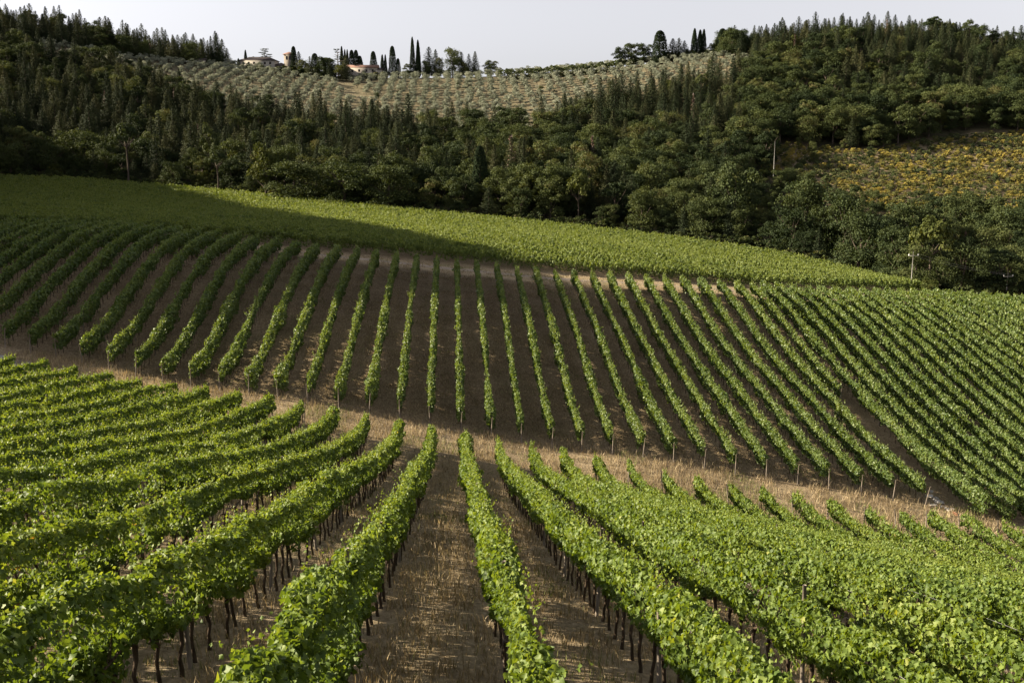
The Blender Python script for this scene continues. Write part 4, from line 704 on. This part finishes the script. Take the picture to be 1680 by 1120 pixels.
# the uncountable rest of each kind: one object, its copies set out by geometry nodes
def spread(name,ix,label):
    keys=sorted({(LST[i][0],LST[i][1]) for i in ix}); me=bpy.data.meshes.new(name); n=len(ix)
    me.vertices.add(n); me.vertices.foreach_set('co',np.array([(LST[i][2],LST[i][3],Zt[i]) for i in ix],np.float32).ravel())
    me.attributes.new('which','INT','POINT').data.foreach_set('value',np.array([keys.index((LST[i][0],LST[i][1])) for i in ix],np.int32))
    me.attributes.new('turn','FLOAT_VECTOR','POINT').data.foreach_set('vector',np.array([(0,0,LST[i][6]) for i in ix],np.float32).ravel())
    me.attributes.new('size','FLOAT_VECTOR','POINT').data.foreach_set('vector',np.array([(LST[i][4],LST[i][4],LST[i][5]) for i in ix],np.float32).ravel())
    o=ob(name,me,kind='stuff',label=label,category=name.replace('_',' '))
    ng=bpy.data.node_groups.new(name,'GeometryNodeTree'); ng.interface.new_socket('Geometry',in_out='INPUT',socket_type='NodeSocketGeometry'); ng.interface.new_socket('Geometry',in_out='OUTPUT',socket_type='NodeSocketGeometry')
    gi=ng.nodes.new('NodeGroupInput'); go=ng.nodes.new('NodeGroupOutput'); jn=ng.nodes.new('GeometryNodeJoinGeometry'); L=ng.links.new
    def attr(nm,ty):
        a=ng.nodes.new('GeometryNodeInputNamedAttribute'); a.data_type=ty; a.inputs[0].default_value=nm; return a
    wa,tu,si=attr('which','INT'),attr('turn','FLOAT_VECTOR'),attr('size','FLOAT_VECTOR'); er=ng.nodes.new('FunctionNodeEulerToRotation'); L(tu.outputs[0],er.inputs[0])
    for k_,key in enumerate(keys):
        src=bpy.data.objects.new(PR[key[0]][key[1]].kind,PR[key[0]][key[1]].both)
        oi=ng.nodes.new('GeometryNodeObjectInfo'); oi.inputs[0].default_value=src; oi.inputs['As Instance'].default_value=True
        cp=ng.nodes.new('FunctionNodeCompare'); cp.data_type='INT'; cp.operation='EQUAL'; cp.inputs[3].default_value=k_; L(wa.outputs[0],cp.inputs[2])
        ip=ng.nodes.new('GeometryNodeInstanceOnPoints'); L(gi.outputs[0],ip.inputs['Points']); L(cp.outputs[0],ip.inputs['Selection']); L(oi.outputs['Geometry'],ip.inputs['Instance']); L(er.outputs[0],ip.inputs['Rotation']); L(si.outputs[0],ip.inputs['Scale'])
        L(ip.outputs[0],jn.inputs[0])
    L(jn.outputs[0],go.inputs[0]); md=o.modifiers.new('spread','NODES'); md.node_group=ng
NM={'conifer':('conifer_wood','dark conifer wood covering the hillside behind the vineyard'),'broad':('broadleaf_wood','round-crowned woodland covering the hillside and right-hand hill'),'olive':('olive_grove','silver-green olive grove on the hillside under the ridge'),'broom':('broom_scrub','yellow and green broom scrub on the right-hand hillside'),'dead':('dead_trees','scattered dead conifers in the wood'),'bush':('undergrowth','low dark undergrowth along the edge of the wood')}
for f,ix in rest.items(): spread(NM[f][0],ix,NM[f][1])
print('TREES',{f:len(ix) for f,ix in fams.items()},'solo',len(solo),'rows far',len(rows))

# ---------------------------------------------------------------- farm buildings on the ridge
def wallmat(n,c1,c2,s=2.): return plain(n,c1,c2,s,.9,.3)
M_cream=wallmat('cream_plaster',(.27,.25,.22),(.37,.345,.31)); M_stone=wallmat('brown_stone',(.15,.13,.11),(.25,.22,.185),3.); M_grey=wallmat('grey_stone',(.28,.25,.22),(.42,.38,.33),3.)
M_tile=plain('red_clay_tile',(.15,.085,.065),(.25,.15,.115),5,.85,.4,stretch=(3,1,1)); M_dtile=plain('dark_weathered_tile',(.03,.025,.026),(.07,.055,.052),5,.85,.4,stretch=(3,1,1)); M_glass=plain('dark_window',(.015,.015,.018),(.04,.04,.045),3,.3,0); M_shut=plain('brown_shutter',(.07,.045,.03),(.12,.08,.05),6,.7,0)
def hip(L_,W_,h,z,ov=.5,th=.18,ridge=.55,gable=False):
    a,b=L_/2+ov,W_/2+ov; rr=(a-.02) if gable else max(0.01,a-b*ridge*1.6) 
    V=[(-a,-b,z),(a,-b,z),(a,b,z),(-a,b,z),(-a,-b,z-th),(a,-b,z-th),(a,b,z-th),(-a,b,z-th),(-rr,0,z+h),(rr,0,z+h)]
    return V,[(0,1,9,8),(2,3,8,9),(0,4,5,1),(1,5,6,2),(2,6,7,3),(3,7,4,0),(7,6,5,4)],[(1,2,9),(3,0,8)]
def building(name,u,Y,vbase,L_,W_,wh,rh,mw,mr,label,rot,wins,gable=False,extra=None,chim=(),door=None):
    x,y=at(u,Y); zz=float(H(x,y)); root=ob(name,None,loc=(x,y,zz),label=label,category='building'); root.rotation_euler=(0,0,rot)
    b=MB(); b.box((0,0,wh/2-1),(L_,W_,wh+2)); ob('wall',b.mesh('wall',mw),root)
    V,Q,T=hip(L_,W_,rh,wh+.18,gable=gable); b=MB(); b.add(V,Q,T); rf=ob('roof',b.mesh('roof',mr),root)
    for cx,cy in chim:
        b=MB(); b.box((cx,cy,wh+rh*.5+.6),(.6,.6,1.6)); b.box((cx,cy,wh+rh*.5+1.45),(.8,.8,.12)); ob('chimney',b.mesh('chimney',mw),rf)
    for (wx,wz,ww,wh_) in wins:
        b=MB(); b.box((wx,-W_/2-.015,wz),(ww+.24,.09,wh_+.24)); w_=ob('window',b.mesh('window',M_shut),root); b=MB(); b.box((wx,-W_/2-.07,wz),(ww,.03,wh_)); ob('pane',b.mesh('pane',M_glass),w_)
    return root
building('villa',430,538,113,18.,9.,4.6,2.0,M_cream,M_dtile,'long low cream villa with dark hipped roof on the ridge',-.12,[(-7+2.8*i,3.3,.8,1.0) for i in range(6)],chim=[(-3.5,1.2)])
building('villa_annexe',465,537,115,6.5,7.,3.2,1.5,M_cream,M_dtile,'small low annexe with dark roof between villa and stone tower',-.12,[(-1.2,2.0,.7,.9),(1.2,2.,.7,.9)])
tw=building('stone_tower',479,535,118,4.6,4.6,9.2,1.3,M_stone,M_tile,'square brown stone tower with red tiled hat and arched opening',-.1,[],)
b=MB()
for s in (-1,1):
    n_=8; A=[(s*.75+.5*math.cos(k*math.pi/n_),-2.36,8.0+.5*math.sin(k*math.pi/n_)) for k in range(n_+1)]+[(s*.75-.5,-2.36,6.6),(s*.75+.5,-2.36,6.6)]
    base=b.n; b.add(A+[(s*.75,-2.36,7.4)],[],[(i,(i+1)%len(A),len(A)) for i in range(len(A))])
ob('window',b.mesh('window',M_glass),tw)['label']='pair of arched openings under the tower roof'
building('farmhouse',598,532,128,15.5,7.,4.8,1.5,M_grey,M_tile,'grey stone farmhouse with long red tiled roof on the ridge',-.06,[(-5.,3.4,.8,1.),(-1.5,3.4,.8,1.),(2.2,3.4,.8,1.),(5.4,3.4,.8,1.)],gable=True)
building('farm_shed',620,531,126,6.,5.,4.2,.8,M_grey,M_dtile,'low grey stone shed attached right of the farmhouse',-.06,[(0,2.6,.7,.9)],gable=True)
building('stone_ruin',330,520,104,7.5,4.,2.6,.7,M_grey,M_dtile,'small grey hut half hidden among trees left of the villa',.05,[(1,1.4,.6,.8)],gable=True)
# hedge line of vines on the ridge
hx_=np.linspace(*[at(u,508)[0] for u in (818,1008)],60); hy_=np.full(60,508.)-np.linspace(0,6,60)
me=row_mesh('hedge',hx_,hy_,(hx_[0],hy_[0],float(H(hx_[0],hy_[0]))),77,M_brd,size=lambda D:np.full_like(D,.55),cov=1.2,hw=1.5,z0=0.,z1=4.6,ragged=.2,shoots=.3)
ob('hedge',me,loc=(hx_[0],hy_[0],float(H(hx_[0],hy_[0]))),label='long dark green hedge along the bare stretch of ridge',category='hedge')
# poles
def pole(u,Y,vtop,label,arm=True,wood=False,rr=.06):
    x,y=at(u,Y); z=float(H(x,y)); _,vb,dep=proj(x,y,z); h=float((vb-vtop)*dep/1633); root=ob('utility_pole',None,loc=(x,y,z),label=label,category='utility pole',group='utility poles')
    b=MB(); b.tube([(0,0,-.5),(0,0,h*.5),(0,0,h)],[rr*1.15,rr,rr*.75],8); ob('shaft',b.mesh('shaft',M_conc,True),root)
    if arm:
        b=MB(); b.box((0,-.13,h-.75),(1.7,.07,.09)); c=ob('crossarm',b.mesh('crossarm',M_conc),root)
        for s in (-.78,.78):
            b=MB(); b.tube([(s,-.13,h-.70),(s,-.13,h-.60),(s,-.13,h-.5),(s,-.13,h-.42)],[.05,.10,.06,.09],8); ob('insulator',b.mesh('insulator',M_white,True),c)
    return (x,y,z+h-.45)
M_rock=plain('pale_rock',(.22,.20,.18),(.40,.38,.35),4,.9,.5); M_red=plain('red_clay',(.22,.10,.06),(.34,.17,.11),4,.9,.5)
M_white=plain('white_ceramic',(.6,.6,.58),(.75,.75,.73),10,.4,0)
pa=pole(1514,161,412,'white concrete pole at the right end of the upper vineyard'); pb=pole(1676,163,446,'white concrete pole at the right edge above the vineyard'); pole(1273,300,233,'thin pale pole at the left end of the yellow broom slope',False,rr=.09)
pole(821,512,112,'tiny pale post at the left end of the long ridge hedge',False,rr=.2)
pole(657.5,531,101,'pale post beside the low round tree on the ridge',False,rr=.2); pole(1103,503,92,'pale post among the thin conifers right of the fat cypress',False,rr=.2)
for j,s in enumerate((-.78,.78)):
    t=np.linspace(0,1,20); P=np.stack([pa[0]+s+(pb[0]-pa[0])*t,pa[1]-.13+(pb[1]-pa[1])*t,pa[2]+(pb[2]-pa[2])*t-1.6*t*(1-t)],1); b=MB(); b.tube(P-P[0],.012,4)
    ob('power_line',b.mesh('power_line',M_wire),loc=tuple(P[0]),label='%s thin overhead wire between the two white concrete poles'%('left' if j==0 else 'right'),category='power line',group='overhead wires')


# pale stones at the foot of the dirt gap
for i,(u,v) in enumerate([(1524,816),(1532,822),(1538,827),(1543,833),(1549,836),(1530,830),(1556,840),(1536,818),(1562,838),(1545,826),(1527,808),(1566,845)]):
    x,y=hitg(u,v,40); rr_=random.Random(i); s=rr_.uniform(.12,.28); d=unit(np.random.default_rng(i).normal(0,1,(1,3)))
    me=bpy.data.meshes.new('stone'); import bmesh
    bm=bmesh.new(); bmesh.ops.create_icosphere(bm,subdivisions=2,radius=1)
    for q in bm.verts: f=1+.25*math.sin(q.co.x*3+i)+.2*math.sin(q.co.y*4.1+2*i)+.15*math.sin(q.co.z*5+i); q.co*=f
    for q in bm.verts: q.co.x*=s*1.3; q.co.y*=s; q.co.z*=s*.6
    bm.to_mesh(me); bm.free(); me.materials.append(M_red if i==11 else M_rock)
    o=ob('stone',me,loc=(x,y,float(H(x,y))+s*.2),label='reddish clod of earth at the bottom of the dirt gap' if i==11 else '%s pale stone from the left in the pile below the dirt gap'%nth(1+sorted(range(11),key=lambda k:[1524,1532,1538,1543,1549,1530,1556,1536,1562,1545,1527][k]).index(i)),category='stone',group='stones at the foot of the dirt gap'); o.rotation_euler=(0,0,i*1.3)
